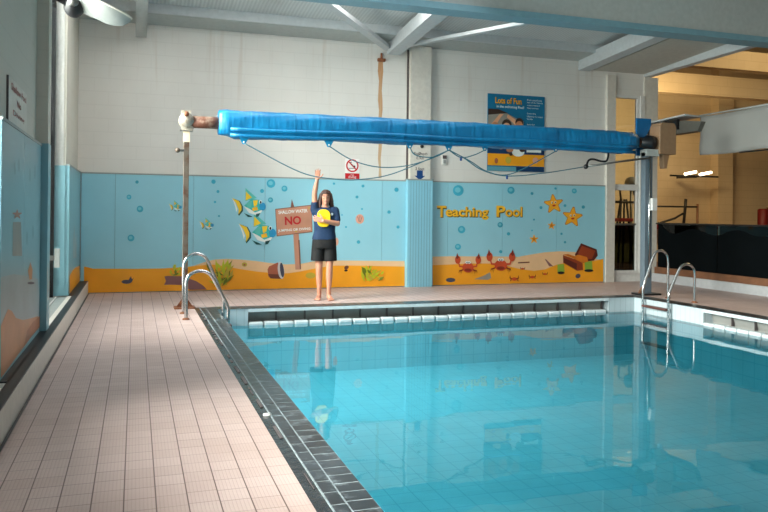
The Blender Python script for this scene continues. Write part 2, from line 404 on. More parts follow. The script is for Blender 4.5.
s = MB(); s.prism([(8.78, YB, 4.30), (8.78, 9.9, 4.50), (8.78, 9.9, 4.56), (8.78, YB, 4.36)], (1.3, 0, 0), 'soffit')
tag(s.build('soffit'), 'plain beige soffit board between the two right rafters', 'soffit', 'structure')
def brace(label, p, q, r=.05):
    r_ = MB(); p = Vector(p); q = Vector(q); d = (q-p).normalized(); a = d.cross(Vector((0, 0, 1))).normalized()*r; u = Vector((0, 0, r))
    r_.loft([[p-a, p+a, p+a+u, p-a+u], [q-a, q+a, q+a+u, q-a+u]], 'steel_paint', False)
    return tag(r_.build('roof_brace'), label, 'brace', 'structure')
pa = on_plane(388, 50, 1, 12.95); 
brace('thin roof brace slanting up left from the central pilaster', pa, on_plane(318, -2, 1, 10.6), .07)
brace('thin roof brace slanting up right from the central pilaster', on_plane(402, 48, 1, 12.9), on_plane(545, 21, 1, 9.98), .055)
# rusty bracket where braces land
r = MB(); q = on_plane(381, 60, 1, YB); r.box((q.x-.07, YB-.06, q.z-.03), (q.x+.07, YB, q.z+.02), 'rust'); r.tube([(q.x, YB-.03, q.z), (q.x, YB-.03, q.z+.12)], .02, 'rust')
tag(r.build('rusty_bracket'), 'small rusted bracket above the orange streak on the back wall', 'bracket')
r = MB(); q2 = on_plane(381.5, 122, 1, YB); pts = []
for k in range(13):
    z = q.z-.03-(q.z-.03-2.0)*k/12; pts.append((q.x-.05-.012*math.sin(k*2.1)+k*.002, YB-.0012, z))
for k in range(12, -1, -1):
    z = q.z-.03-(q.z-.03-2.0)*k/12; pts.append((q.x+.035+.012*math.sin(k*1.7)-k*.001, YB-.0012, z))
def streak_material():
    m, t, b = base('rust_streak'); x, y, z = t.pos()
    n = t.noise(t.vec(t.m('MULTIPLY', x, 30.0), t.m('MULTIPLY', z, 1.2)), 1.0, 4.0)
    col = t.mix(t.m('MULTIPLY', t.ramp(n, .25, .6), t.ramp(z, 1.6, 4.4)), lin((206, 180, 146)), lin((178, 112, 48)))
    t.l.new(col, b.inputs['Base Color']); b.inputs['Roughness'].default_value = .7
    return m
M['streak'] = streak_material(); r.add(pts, [list(range(len(pts)))], 'streak')
tag(r.build('rust_stain'), 'orange rust streak running down the cream back wall', 'stain')

# central pilaster, right end column, back-right window
p = MB(); p.box((4.80, YB-.12, MH+.03), (5.20, YB, 4.46), 'cream'); p.box((4.76, YB-.005, MH+.03), (4.80, YB+.01, 4.40), 'greytext')
tag(p.build('pilaster'), 'cream painted pilaster carrying the depth lettering', 'pilaster', 'structure')
t = empty('pilaster_cladding', (5.0, YB, 0), 'plain light blue ribbed casing around the pilaster between the two murals', 'cladding')
p = MB(); p.box((4.75, YB-.15, 0), (5.24, YB, MH+.02), 'mural_blue2')
for k in range(1, 9): p.box((4.75+k*.054, YB-.153, 0), (4.756+k*.054, YB-.15, MH), 'joint')
p.build('casing', t); p = MB(); p.box((4.74, YB-.16, MH+.02), (5.25, YB, MH+.045), 'trimgrey'); p.build('cap_strip', t)
p = MB(); p.box((9.08, YB-.07, .0), (9.28, YB+.12, 4.22), 'cream'); p.box((9.9, YB-.05, .17), (10.0, YB+.1, 3.84), 'white'); p.box((10.0, YB-.03, .17), (10.34, YB+.15, 4.24), 'cream')
tag(p.build('trim_4'), 'white corner posts between mural and right opening', 'post', 'structure')
t = empty('window_3', (9.28, YB, .17), 'tall white framed internal window right of the mural', 'window', kind='structure')
g = MB()
for z0, z1 in ((.17, .23), (1.88, 2.0), (3.78, 3.84)): g.box((9.28, YB-.03, z0), (9.9, YB+.08, z1), 'white')
g.box((9.84, YB-.02, .2), (9.9, YB+.06, 3.8), 'white')
g.build('window_frame', t)
g = MB(); g.box((9.28, YB+.03, 2.0), (9.84, YB+.036, 3.8), 'glass'); g.build('pane', t, 'clear upper pane')
g = MB(); g.box((9.28, YB+.03, 1.19), (9.84, YB+.036, 1.88), 'glass'); g.box((9.28, YB+.03, .23), (9.84, YB+.036, 1.17), 'dark_glass'); g.build('pane', t, 'lower pane, smoked below the rail')
g = MB(); g.box((9.28, YB-.01, 1.16), (9.84, YB+.05, 1.20), 'steel'); g.build('rail', t)

# right boundary: sill and glass balustrade
s = MB(); s.box((XR, -3, -.3), (XR+.3, YB+.25, .17), 'sillgrey'); tag(s.build('wall_right'), 'low white sill along the right side under the dark glass', 'sill', 'structure')
t = empty('balustrade', (10.3, 11, .17), 'dark wave-pattern glass balustrade along the right side of the pool room', 'balustrade')
g = MB(); g.box((10.275, 1.5, .17), (10.38, YB-.05, .30), 'timber'); g.build('base_board', t, 'brown timber base board')
BY = (12.98, 11.3, 9.6, 7.9, 6.2, 4.5)
for k in range(5):
    g = MB(); g.box((10.32, BY[k+1]+.008, .30), (10.332, BY[k]-.008, 1.20), 'glass_dim'); gp = g.build('glass_panel', t)
    ya, yb = BY[k]-.008, BY[k+1]+.008; n = 24; top = []
    for i in range(n+1):
        y = ya+(yb-ya)*i/n; d = 12.98-y
        top.append((10.318, y, 1.06+.055*math.cos(2*PI*(d-1.04)/1.12)+(.13*math.exp(-(d/.22)**2))))
    g = MB(); g.prism([(10.318, ya, .30), (10.318, yb, .30)]+top[::-1], (-.002, 0, 0), 'film')
    g.build('wave_film', gp)
g = MB(); g.tube([(10.326, YB-.03, 1.205), (10.326, 4.5, 1.205)], .017, 'dark', 8); g.build('handrail', t)
t = None

# ------------------------------------------------------------------ pool
p = MB(); D = -.95
p.box((PX0-.2, PY0-.2, D-.1), (PX1+.2, PY1+.2, D), 'basin')
p.box((PX0-.2, PY0, D), (PX0, PY1+.2, -.03), 'basin')
p.box((PX0, PY0-.2, D), (PX1, PY0, -.01), 'white_tile')
p.box((PX0, PY1, D), (PX1, PY1+.2, -.28), 'basin')
p.box((PX1, PY0, D), (PX1+.2, PY1+.2, -.28), 'basin')
tag(p.build('pool_basin'), 'turquoise tiled basin under the clear pool water', 'pool', 'structure')
wtr = MB(); wtr.add([(PX0-.01, PY0-.01, WATER), (PX1+.12, PY0-.01, WATER), (PX1+.12, PY1+.12, WATER), (PX0-.01, PY1+.12, WATER)], [(0, 1, 2, 3)], 'water')
tag(wtr.build('pool_water'), 'still turquoise pool water reflecting the mural', 'water', 'stuff')
# raised white tiled rim with recessed gutter (back run and right run)
rim = MB(); GX0, GX1, GY1 = 1.51, 7.43, 8.95
rim.box((PX0, PY1, -.28), (GX0, PY1+.3, -.005), 'white_tile'); rim.box((GX1, PY1, -.28), (PX1+.28, PY1+.3, -.005), 'white_tile')
rim.box((PX1, GY1, -.28), (PX1+.28, PY1, -.005), 'white_tile')
rim.box((GX0, PY1-.012, -.05), (GX1, PY1+.05, -.005), 'edge_tile'); rim.box((PX1-.012, PY0, -.05), (PX1+.05, GY1, -.005), 'edge_tile')
tag(rim.build('pool_rim'), 'white tiled pool rim at the far corners and above the gutter', 'rim', 'structure')
gt = MB()
gt.prism([(GX0, PY1+.05, -.02), (GX0, PY1+.14, -.05), (GX0, PY1+.18, -.19), (GX0, PY1+.14, -.30), (GX0, PY1+.3, -.30), (GX0, PY1+.3, -.02)], (GX1-GX0, 0, 0), 'gutter')
gt.prism([(PX1+.05, PY0, -.02), (PX1+.14, PY0, -.05), (PX1+.18, PY0, -.19), (PX1+.14, PY0, -.30), (PX1+.3, PY0, -.30), (PX1+.3, PY0, -.02)], (0, GY1-PY0, 0), 'gutter')
x = GX0+.42
while x < GX1: gt.box((x-.008, PY1+.12, -.20), (x+.008, PY1+.17, -.03), 'greytext'); x += .42
y = GY1-.42
while y > PY0: gt.box((PX1+.12, y-.008, -.20), (PX1+.17, y+.008, -.03), 'greytext'); y -= .42
tag(gt.build('gutter'), 'grey glazed overflow gutter recessed in the pool rim', 'gutter', 'structure')
et = MB(); x = GX0+.01; k = 0
def edge_tile(a, b):
    et.box(a, b, 'edge_tile')
while x < GX1-.1:
    et.box((x, PY1-.02, -.40), (min(x+.205, GX1), PY1+.10, -.195+.004*math.sin(k*2.3)), 'edge_tile'); x += .216+.004*(k % 3 == 0); k += 1
y = GY1-.01
while y > PY0+.1:
    et.box((PX1-.02, y, -.40), (PX1+.10, max(y-.205, PY0), -.195+.004*math.sin(k*2.3)), 'edge_tile'); y -= .216; k += 1
tag(et.build('gutter_edge', bevel=.022), 'row of white rounded edge tiles at the waterline', 'edge', 'structure')
# dark slate border on the deck
sl = MB()
sl.box((.79, PY0-.2, -.1), (.868, PY1+.28, -.006), 'channel')
x0, x1, x2 = .868, .945, PX0+.012; y = PY0-.2; k = 0
sl.box((x0-.004, PY0-.2, -.1), (x2, PY1+.28, -.001), 'grout')
while y < PY1+.26:
    L = .118; y1 = min(y+L-.012, PY1+.28)
    sl.box((x1+.006, y, -.05), (x2-.003, y1, .0005+.0006*math.sin(k*3.1)), 'slate')
    y += L; k += 1
y = PY0-.2
while y < PY1+.2:
    L = .158; y1 = min(y+L-.010, PY1+.28); sl.box((x0+.004, y, -.05), (x1-.003, y1, .0005+.0006*math.sin(k*1.3)), 'slate'); y += L; k += 1
# back and right borders
sl.box((x2, PY1-.012, -.004), (PX1+.26, PY1+.28, -.001), 'grout'); sl.box((PX1-.012, PY0, -.004), (PX1+.26, PY1, -.001), 'grout')
x = x2+.003
while x < PX1+.1:
    for a, b2 in ((.0, .13), (.136, .275)): sl.box((x, PY1+a-.01, -.05 if a > .01 else -.004), (min(x+.15, PX1+.25), PY1+b2, .003), 'slate')
    x += .156
y = PY1-.02
while y > PY0:
    for a, b2 in ((.0, .125), (.131, .255)): sl.box((PX1+a-.01, y, -.004), (PX1+b2, max(y-.15, PY0), .003), 'slate')
    y -= .156
tag(sl.build('pool_border'), 'dark worn slate tile border around the pool edge', 'border', 'structure')
# rough broken bits of sealant along the channel
rs = MB(); y = 1.0
while y < PY1:
    w_ = random.uniform(.05, .3)
    if random.random() < .45: rs.box((.835+random.uniform(-.012, .008), y, -.02), (.85+random.uniform(-.004, .012), y+w_, -.004+random.uniform(0, .005)), 'greytext')
    y += w_+random.uniform(.03, .2)
tag(rs.build('sealant'), 'broken pale sealant in the dark channel beside the deck tiles', 'sealant', 'stuff')
dr = MB(); q = on_plane(267.5, 414.5, 2, 0); dr.tube([(q.x, q.y, -.006), (q.x, q.y, .004)], .03, 'signwhite', 20)
tag(dr.build('drain_cap'), 'small white round cap in the dark border by the deck', 'cap')

# ------------------------------------------------------------------ ladders
def ladder(label, poolx, deckx, yf, yn):
    s = 1 if deckx > poolx else -1; W_ = abs(deckx-poolx)
    t = empty('pool_ladder', ((poolx+deckx)/2, (yf+yn)/2, 0), label, 'ladder', 'steel pool ladders')
    for y, H in ((yf, .79), (yn, .605)):
        k = H/.79
        pr = [(W_, .0), (W_, .40*k), (W_, .60*k), (W_*.96, .70*k), (W_*.84, .765*k), (W_*.68, .79*k), (W_*.52, .765*k), (W_*.40, .69*k), (W_*.22, .47*k), (W_*.06, .27*k), (0, .16*k), (0, -.02), (0, -.45), (0, -.80)]
        path = spline([(poolx+s*a, y, z) for a, z in pr], 6)
        g = MB(); g.tube(path, .021, 'chrome', 12); g.build('handrail', t)
        g = MB(); g.tube([(deckx, y, 0), (deckx, y, .012), (deckx, y, .02)], [.045, .045, .03], 'rust', 16); g.build('foot_flange', t, 'rust stained floor flange')
    for z in (-.10, -.40, -.70):
        g = MB(); g.box((poolx-.05, yn+.02, z-.02), (poolx+.05, yf-.02, z+.012), 'tread' if z > -.2 else 'steel'); g.build('tread', t, bevel=.006)
    return t
ladder('polished steel pool ladder at the far left corner beside the rusty post', PX0+.06, .61, 10.22, 9.64)
ladder('polished steel pool ladder at the far right corner beside the blue-grey post', PX1-.06, 8.36, 10.25, 9.63)

# ------------------------------------------------------------------ cover reel
RY, RZ = 10.8, 2.615
t = empty('cover_reel', (4.5, RY, 0), 'pool cover reel frame on two posts across the far end of the pool', 'reel')
g = MB(); g.box((.625, RY-.035, .03), (.70, RY+.035, 2.32), 'rust_post'); pl = g.build('post', t, 'weathered rusty left post', bevel=.006)
g = MB(); g.box((.62, RY-.037, 2.32), (.705, RY+.037, 2.55), 'postcream'); g.build('post_sleeve', pl)
g = MB(); g.tube([(.54, RY-.02, 2.2), (.63, RY-.02, 2.2)], .018, 'steel'); g.ball((.545, RY-.03, 2.2), .036, 'rust_post'); g.build('knob', pl)
g = MB(); g.box((.52, RY-.13, 0), (.80, RY+.13, .02), 'rust'); g.prism([(.55, RY-.02, .02), (.625, RY-.02, .02), (.625, RY-.02, .13)], (0, .04, 0), 'rust'); g.prism([(.70, RY-.02, .02), (.775, RY-.02, .02), (.70, RY-.02, .13)], (0, .04, 0), 'rust')
g.build('base_plate', t, 'rusted base plate')
g = MB(); g.tube([(.655, RY-.1, 2.62), (.655, RY+.1, 2.62)], .10, 'cast', 20); g.box((.60, RY-.06, 2.48), (.74, RY+.06, 2.64), 'cast'); g.box((.575, RY-.05, 2.47), (.75, RY+.05, 2.49), 'steel'); g.tube([(.655, RY-.125, 2.70), (.655, RY-.1, 2.70)], .035, 'rust', 12); g.ball((.72, RY-.02, 2.52), .04, 'cast')
g.box((.59, RY-.05, 2.7), (.72, RY+.05, 2.76), 'cast')
g.build('bearing', t, 'worn cream cast bearing')
g = MB(); g.tube([(.66, RY, RZ-.01), (1.3, RY, RZ-.005)], .085, 'rust_pipe', 20); g.tube([(1.3, RY, RZ-.005), (8.55, RY, RZ)], .06, 'rust_pipe', 16); g.build('roller_pipe', t, 'rusty roller pipe')
g = MB(); g.box((8.27, RY-.06, .02), (8.42, RY+.06, 2.45), 'bluegrey'); pr = g.build('post', t, 'blue-grey right post', bevel=.006)
g = MB(); g.tube([(8.345, RY-.075, .3), (8.345, RY-.075, 2.4)], .016, 'chrome', 8); g.build('guide_rod', pr)
g = MB(); g.box((8.36, RY-.14, 1.45), (8.46, RY-.06, 1.66), 'white'); g.build('switch_box', pr, bevel=.008)
g = MB(); g.box((8.16, RY-.14, 0), (8.56, RY+.14, .03), 'dark'); g.prism([(8.2, RY-.02, .03), (8.27, RY-.02, .03), (8.27, RY-.02, .14)], (0, .04, 0), 'timber'); g.build('base_plate', t, 'dark base plate')
g = MB(); g.prism([(8.50, RY-.14, 2.42), (8.84, RY-.14, 2.42), (8.84, RY-.14, 2.88), (8.80, RY-.14, 2.96), (8.54, RY-.14, 2.96), (8.50, RY-.14, 2.9)], (0, .28, 0), 'brownbox'); gb = g.build('gear_cover', t, 'tan sheet metal gear cover', bevel=.01)
g = MB(); g.prism([(8.64, RY-.06, 2.42), (8.76, RY-.06, 2.42), (8.71, RY-.06, 2.18), (8.66, RY-.06, 2.18)], (0, .12, 0), 'brownbox'); g.build('spout', gb)
g = MB(); g.prism([(8.23, RY+.12, 2.40), (8.36, RY+.12, 2.40), (8.42, RY+.12, 2.75), (8.52, RY+.12, 2.92), (8.52, RY+.12, 3.05), (8.22, RY+.12, 3.05)], (0, .03, 0), 'panelblue'); g.build('backing_panel', t, 'deep blue backing panel')
g = MB(); g.box((8.27, RY-.10, 2.38), (8.52, RY+.09, 2.50), 'grey_paint'); g.tube([(8.2, RY, RZ), (8.32, RY, RZ), (8.34, RY, RZ), (8.44, RY, RZ)], [.09, .09, .13, .13], 'dark', 20); g.build('drive_bracket', t)
g = MB(); g.tube([(7.06, RY-.12, 2.165), (8.30, RY-.12, 2.35)], .018, 'steel', 10); g.ball((7.05, RY-.12, 2.16), .04, 'dark'); g.build('crank_rod', t, 'slim steel crank rod with dark end')
cb = spline([(7.06, RY-.12, 2.17), (7.10, RY-.12, 2.26), (7.20, RY-.1, 2.29), (7.36, RY-.1, 2.26), (7.46, RY-.1, 2.27), (7.51, RY-.08, 2.36), (7.52, RY-.06, 2.45)], 6)
g = MB(); g.tube(cb, .018, 'dark', 8); g.build('cable', t, 'black cable')

t = empty('pool_cover', (4.6, RY, RZ), 'rolled bright blue pool cover on the overhead reel with looping cords', 'pool cover')
rings = []; N = 40; S = 60
for i in range(S+1):
    u = i/S; X = 1.10+u*(8.10-1.10); R = .175-.012*u
    R *= 1+.015*math.sin(i*1.7)+.01*math.sin(i*.6+1)
    if i == 0: R *= .93
    if i >= S-1: R *= (1.0 if i == S-1 else .72)
    ring = []
    for k in range(N):
        a = 2*PI*k/N; ca, sa = math.cos(a), math.sin(a)
        p4 = .72; ry = R*abs(ca)**p4*(1 if ca > 0 else -1); rz = R*abs(sa)**p4*(1 if sa > 0 else -1)
        z = rz
        if sa < -.2 and i > 1 and i < S-1: z -= .042*min(1, (-sa-.2)*2.2)*(.9+.2*math.sin(i*.35))
        w_ = .006*math.sin(k*1.3+i*.9)+.004*math.sin(k*3.1-i*1.6)
        ring.append((X, RY+ry*(1+w_*3), RZ+z+w_+.012*math.sin(u*PI)))
    rings.append(ring)
g = MB(); g.loft(rings, 'cover'); g.build('rolled_sheet', t)
g = MB()
for kk, zz in enumerate((RZ-.10, RZ-.18)):
    pth = [(1.25+(8.0-1.25)*i/30, RY-.165+.03*kk, zz-.008*math.sin(i*.5)+.015*math.sin(i/30*PI)) for i in range(31)]
    g.tube(pth, .028, 'cover', 8)
g.build('edge_hem', t)
tabs = []
for px, py in ((244, 142), (329, 145), (410, 146.5), (449, 149), (485, 149), (556, 150)):
    q = on_plane(px, py, 1, RY-.10); tabs.append(q)
    g = MB(); g.prism([(q.x-.09, RY-.10, q.z+.10), (q.x+.09, RY-.10, q.z+.10), (q.x+.018, RY-.10, q.z-.03), (q.x-.018, RY-.10, q.z-.03)], (0, .014, 0), 'tab')
    g.tube([(q.x, RY-.104, q.z), (q.x, RY-.086, q.z)], .014, 'signwhite', 8)
    g.build('tab', t, 'blue triangular webbing tab')
cords = [((244, 143), (300, 172), (335, 179), (360, 179.5), (395, 173), (449, 150)), ((329, 146), (352, 160), (378, 167), (405, 166), (430, 159), (449, 150)), ((410, 147), (414, 154), (424, 157), (436, 156.5), (449, 150)),
         ((449, 150), (464, 158), (482, 170), (507, 176), (545, 173), (583, 167)), ((449, 150), (470, 161), (486, 171), (505, 175), (525, 168), (556, 151)), ((449, 150), (461, 157.5), (474, 155), (485, 150))]
for cpts in cords:
    g = MB(); g.tube(spline([on_plane(a, b2, 1, RY-.11) for a, b2 in cpts], 8), .0085, 'cord', 6); g.build('cord', t)
for px, py in ((461, 157.5), (507, 176)):
    q = on_plane(px, py, 1, RY-.11); g = MB(); g.tube([(q.x, q.y, q.z+.01), (q.x, q.y, q.z-.05)], .018, 'navy', 8); g.build('toggle', t, 'small blue toggle on the cord')

# ------------------------------------------------------------------ murals
YM = YB-.03
def figure(name, parent, layers, label=None, plane=1, val=YM, sign=-1, start=4):
    g = MB()
    for i, (pts, m) in enumerate(layers):
        v = val+sign*.0008*(i+start); g.add([on_plane(a, b2, plane, v) for a, b2 in pts], [list(range(len(pts)))], m)
    return g.build(name, parent, label)
def ell(cx, cy, rx, ry=None, n=20, a=0.0):
    ry = rx if ry is None else ry
    return [(cx+rx*math.cos(2*PI*k/n)*math.cos(a)-ry*math.sin(2*PI*k/n)*math.sin(a), cy+rx*math.cos(2*PI*k/n)*math.sin(a)+ry*math.sin(2*PI*k/n)*math.cos(a)) for k in range(n)]
def star(cx, cy, r, rot=0.0, inner=.45):
    out = []
    for k in range(5):
        a = -PI/2+rot+2*PI*k/5
        for da, rr in ((-.10, r*.95), (.0, r), (.10, r*.95)): out.append((cx+rr*math.cos(a+da), cy+rr*math.sin(a+da)))
        out.append((cx+r*inner*math.cos(a+PI/5), cy+r*inner*math.sin(a+PI/5)))
    return out
def sheets(parent, xs, m='mural_blue'):
    for a, b2 in zip(xs[:-1], xs[1:]):
        g = MB(); g.box((a+.003, YM, .01), (b2-.003, YB, MH), m); g.build('sheet', parent)
    g = MB(); g.box((xs[0], YM-.006, MH), (xs[-1], YB, MH+.022), 'trimgrey'); g.build('cap_strip', parent)
    g = MB(); g.box((xs[0], YB-.012, 0), (xs[-1], YB-.002, MH), 'joint'); g.build('backing', parent)
def clip_bottom(x0, x1): return [(x1, on_floor(x1)), (x0, on_floor(x0))]
def on_floor(px):
    lo, hi = 230, 330
    for _ in range(40):
        mid = (lo+hi)/2
        if on_plane(px, mid, 1, YM).z > .012: lo = mid
        else: hi = mid
    return lo
mural = empty('mural', (1.9, YB, 0), 'long seabed mural with fish and wooden warning sign, left of the pilaster', 'mural', 'seabed murals on the back wall')
sheets(mural, [XL+.01, -.32, .93, 2.14, 4.29, 4.75])
xs_tan = [(184, 268), (196, 265), (206, 261.5), (215, 259.5), (226, 258.8), (240, 259.5), (256, 261), (270, 263), (286, 264.3), (300, 264), (312, 261.5), (325, 260.3), (345, 260.5), (404.6, 261)]
figure('painted_dune', mural, [(xs_tan+clip_bottom(184, 404.6), 'tan')], 'pale tan dune', start=1)
xs_or = [(84, 266.5), (88, 267.2), (93, 268.6), (136, 268.8), (160, 268.5), (186, 267), (200, 265.5), (213, 264.5), (226, 266.5), (240, 269), (256, 271.5), (272, 273), (288, 273.3), (300, 271.5), (315, 268.5), (332, 265.8), (350, 265.5), (404.6, 266.5)]
figure('painted_sand', mural, [(xs_or+clip_bottom(84, 404.6), 'orange')], 'orange painted sand', start=2)
def bubbles(parent, lst):
    for cx, cy, r in lst: figure('painted_bubble', parent, [(ell(cx, cy, r, r, 18), 'bubble'), (ell(cx-r*.1, cy-r*.1, r*.55, r*.5, 14), 'bubble2')] if r > 2.2 else [(ell(cx, cy, r, r, 14), 'bubble')])
bubbles(mural, [(137, 182, 1.7), (129, 197, 2.4), (140, 209, 3.3), (131, 238, 3.4), (213.5, 181.7, 2.2), (218, 191.5, 1.5), (215, 202, 1.2), (219, 216, 1), (271, 183.5, 4.3), (284.5, 188.6, 3), (262, 191, 2), (270.5, 200, 2.6), (334, 183.6, 1.2), (363, 186, 1.5), (357, 197, 1.5), (362, 209, 1), (342, 215, .8), (346, 227, 1), (358.5, 242, 1.8), (396.5, 189.7, 2.2), (389, 212, 1.7), (398, 227, 1.6)])
def fish(parent, ox, oy, s, label, simple=False):
    T = lambda pts: [(ox+a*s, oy+b2*s) for a, b2 in pts]
    L = [(T([(-21, -8), (-13, -5), (-10, .5), (-10, 5), (-14, 10), (-15, 8), (-13, 3), (-16, -3)]), 'dkgreen'), (T([(-21, -8), (-14, -5), (-11.5, 0), (-11.5, 4), (-14.5, 8.5), (-14.5, 3), (-17, -3)]), 'yellow'), (T([(-21, -8), (-18, -4), (-15.5, 3), (-16.5, 6), (-18, 0)]), 'foamw'),
         (T([(-7.5, -18), (4, -8), (-7.6, -5)]), 'sea'), (T([(-7, -14.5), (-1, -8.5), (-7.4, -5.5)]), 'yellow'),
         (T([(-9, 0), (-2, -7), (7, -6), (12, 0), (10, 4), (4, 8), (-3, 6)]), 'teal'),
         (T([(-9, 0), (-3, 3), (2, 6.5), (10, 3.5), (7, 8), (3, 9), (-4, 7)]), 'foamw'),
         (T([(0, -5.5), (5, -6), (4, -1), (1, 1)]), 'yellow'), (T([(-7, -1.5), (-3, -5.5), (-1, -5), (-2, 1.5), (-5, 1.8)]), 'sea'),
         (T([(-1, 2), (4, .5), (5, 4), (0, 5)]), 'letter'), (ell(ox+9.5*s, oy+.5*s, 3.2*s, 4*s), 'seablue'),
         (T([(-9, 7), (-3, 9.5), (0, 11), (-5, 11)]), 'dkgreen'), (T([(3, 8), (7.5, 7), (5.5, 10.5), (3, 11)]), 'dkgreen'),
         (ell(ox+7.5*s, oy-4*s, 1.5*s, 1.9*s), 'foamw'), (ell(ox+7.6*s, oy-3.7*s, .9*s, 1.4*s), 'inkblack')]
    figure('painted_fish', parent, L, label)
fish(mural, 253, 206, 1.0, 'upper big painted fish with yellow tail'); fish(mural, 262, 232.5, 1.1, 'lower big painted fish with yellow tail')
fish(mural, 208.5, 225, .42, 'small painted fish left of the big pair'); fish(mural, 177, 207, .38, 'tiny painted fish by the left post')
# painted wooden warning sign
figure('painted_sign', mural, [([(290.6, 208), (291.8, 199), (294.4, 207.5)], 'boarddk'), ([(293.2, 233), (298.6, 232), (301, 269.6), (295.4, 269.6)], 'board'), ([(298.2, 240), (299.6, 240), (301.0, 269), (299.8, 269)], 'boarddk'),
       ([(275.2, 208.9), (311.7, 204.8), (312.4, 232), (276.8, 236.4)], 'boarddk'), ([(275.8, 209.6), (311.2, 205.5), (311.9, 231.3), (277.4, 235.6)], 'board'), (ell(309, 208, .9, .6), 'olive'), (ell(296, 231.5, .8, .8), 'olive')], 'painted brown board on a post')
q = [on_plane(a, b2, 1, YM-.008) for a, b2 in ((293, 211.5), (293, 220.5), (294.3, 230))]
g = MB(); letters(g, 'SHALLOW WATER', q[0], .52, 'foamw', tilt=.075, bold=.02, height=.062); g.build('sign_lettering', mural, 'upper white line on the painted board'); g = MB(); letters(g, 'JUMPING OR DIVING', q[2], .58, 'foamw', tilt=.075, bold=.02, height=.058); g.build('sign_lettering', mural, 'lower white line on the painted board')
g = MB(); letters(g, 'NO', q[1], .29, 'nored', tilt=.06, bold=.03, height=.15); g.build('sign_lettering', mural, 'large dark red NO on the painted board')
figure('painted_bucket', mural, [([(267.5, 269.5), (269, 266.5), (278, 262.3), (281.5, 279), (270.5, 278.4), (268.3, 276.2)], 'brown'), ([(268, 274), (281, 274.5), (281.5, 279), (270.5, 278.4)], 'browndk'), (ell(281, 270.3, 3.2, 8.6, 20, -.12), 'silver'), (ell(282, 270, 1.9, 7.4, 20, -.12), 'slateblue')], 'fallen brown painted bucket')
def weed(parent, pts, label, n=26, seed=1):
    rr = random.Random(seed); x0, y0, x1, y1 = pts; L = []; cx = (x0+x1)/2
    for k in range(n):
        bx = cx+(x1-x0)*rr.uniform(-.36, .36); by = y1-(y1-y0)*rr.uniform(0, .55); a = -PI/2+rr.uniform(-1.25, 1.25); l = (y1-y0)*rr.uniform(.34, .58)
        ex, ey = bx+l*math.cos(a)*(x1-x0)/(y1-y0), by+l*math.sin(a); ex = min(max(ex, x0), x1); ey = min(max(ey, y0), y1); nx, ny = -math.sin(a), math.cos(a); w_ = 1.35
        mx, my = bx+(ex-bx)*.55, by+(ey-by)*.55
        L.append(([(bx, by), (mx+nx*w_, my+ny*w_), (ex, ey), (mx-nx*w_, my-ny*w_)], ('weed', 'weed', 'olive', 'weeddk')[k % 4]))
    figure('painted_seaweed', parent, L, label)
weed(mural, (206, 259, 234, 287), 'spiky yellow-green weed behind the left ladder', 34, 3); weed(mural, (361, 262.5, 384, 283.5), 'low yellow-green weed left of the pilaster', 30, 8)
weed(mural, (170, 264, 181, 277), 'small green weed by the left post', 10, 5)
figure('painted_driftwood', mural, [([(164.5, 276.5), (167, 276), (182, 276.3), (196, 281), (203, 285.5), (207, 289.6), (190, 289.8), (182, 285), (170, 284.6), (164, 285), (166, 281)], 'purple')], 'purple-brown painted driftwood')
figure('painted_shell', mural, [(ell(126.5, 281.8, 5, 2, 16), 'slateblue'), ([(128, 281), (131, 276), (132, 279.5), (134, 277.5), (131.5, 282.5)], 'slateblue')], 'dark painted shell near the corner')
figure('painted_shell', mural, [(ell(244.5, 264.5, 2.6, 2.2, 14), 'olive'), (ell(244.5, 264.8, 1.2, 1, 10), 'brown')], 'small olive painted shell on the dune')
figure('painted_shell', mural, [(ell(346.5, 267.5, 2.4, 1.8, 14, -.5), 'browndk'), (ell(346, 270.5, 1.8, 1), 'inkblack')], 'small dark painted shell right of the person')
figure('painted_shell', mural, [(ell(359.8, 219, 4.2, 4.8, 18), 'peach'), ([(357.4, 216.5), (358, 216.2), (359.4, 222), (358.9, 222)], 'purple'), ([(359.6, 215.4), (360.3, 215.4), (360, 222), (359.6, 222)], 'purple'), ([(361.8, 216.4), (362.4, 216.8), (360.8, 222), (360.3, 222)], 'purple')], 'pink painted shell floating right of the person')
figure('painted_shell', mural, [(ell(336.4, 241.6, 2.2, 4, 14), 'peach')], 'pale peach painted shell beside the shorts')
figure('painted_pebble', mural, [(ell(310.5, 275.5, 5, 3, 16), 'olive')], 'faint olive pebble patch')

mural2 = empty('mural', (7.15, YB, 0), 'seabed mural with Teaching Pool lettering, crabs and chest, right of the pilaster', 'mural', 'seabed murals on the back wall')
sheets(mural2, [5.24, 5.60, 6.75, 7.95, 9.07])
e0, e1 = 432.6, 603.4
xs = [(e0, 256.6), (450, 256.2), (470, 256.3), (500, 256.4), (518, 256.8), (530, 254.6), (545, 252.2), (560, 251.2), (575, 252), (588, 255.5), (596, 259), (e1, 260)]
figure('painted_dune', mural2, [(xs+clip_bottom(e0, e1), 'tan')], 'pale tan dune', start=1)
xs = [(e0, 265.2), (450, 264.5), (470, 263.5), (490, 263.5), (505, 265.5), (520, 269), (534, 270.8), (545, 269.4), (556, 265), (566, 262.5), (580, 262), (595, 260.8), (e1, 258.8)]
figure('painted_sand', mural2, [(xs+clip_bottom(e0, e1), 'orange')], 'orange painted sand', start=2)
bubbles(mural2, [(458.3, 190.5, 5.4), (511, 190.3, 3.6), (532, 193.5, 1.5), (555.5, 188.5, 1.2), (574.3, 191, 2.5), (541, 207.6, 1.5), (565, 205.6, 1.4), (583.3, 207, 1.7), (461.6, 229.6, 3.7), (500.2, 224.8, 2.7), (508.5, 233.8, 1.7), (458, 246.8, 3), (500.7, 251.7, 1.6), (534, 219.6, 1), (532, 230.5, .8), (561.5, 233.8, 1.2), (565, 242.2, 1.2)])
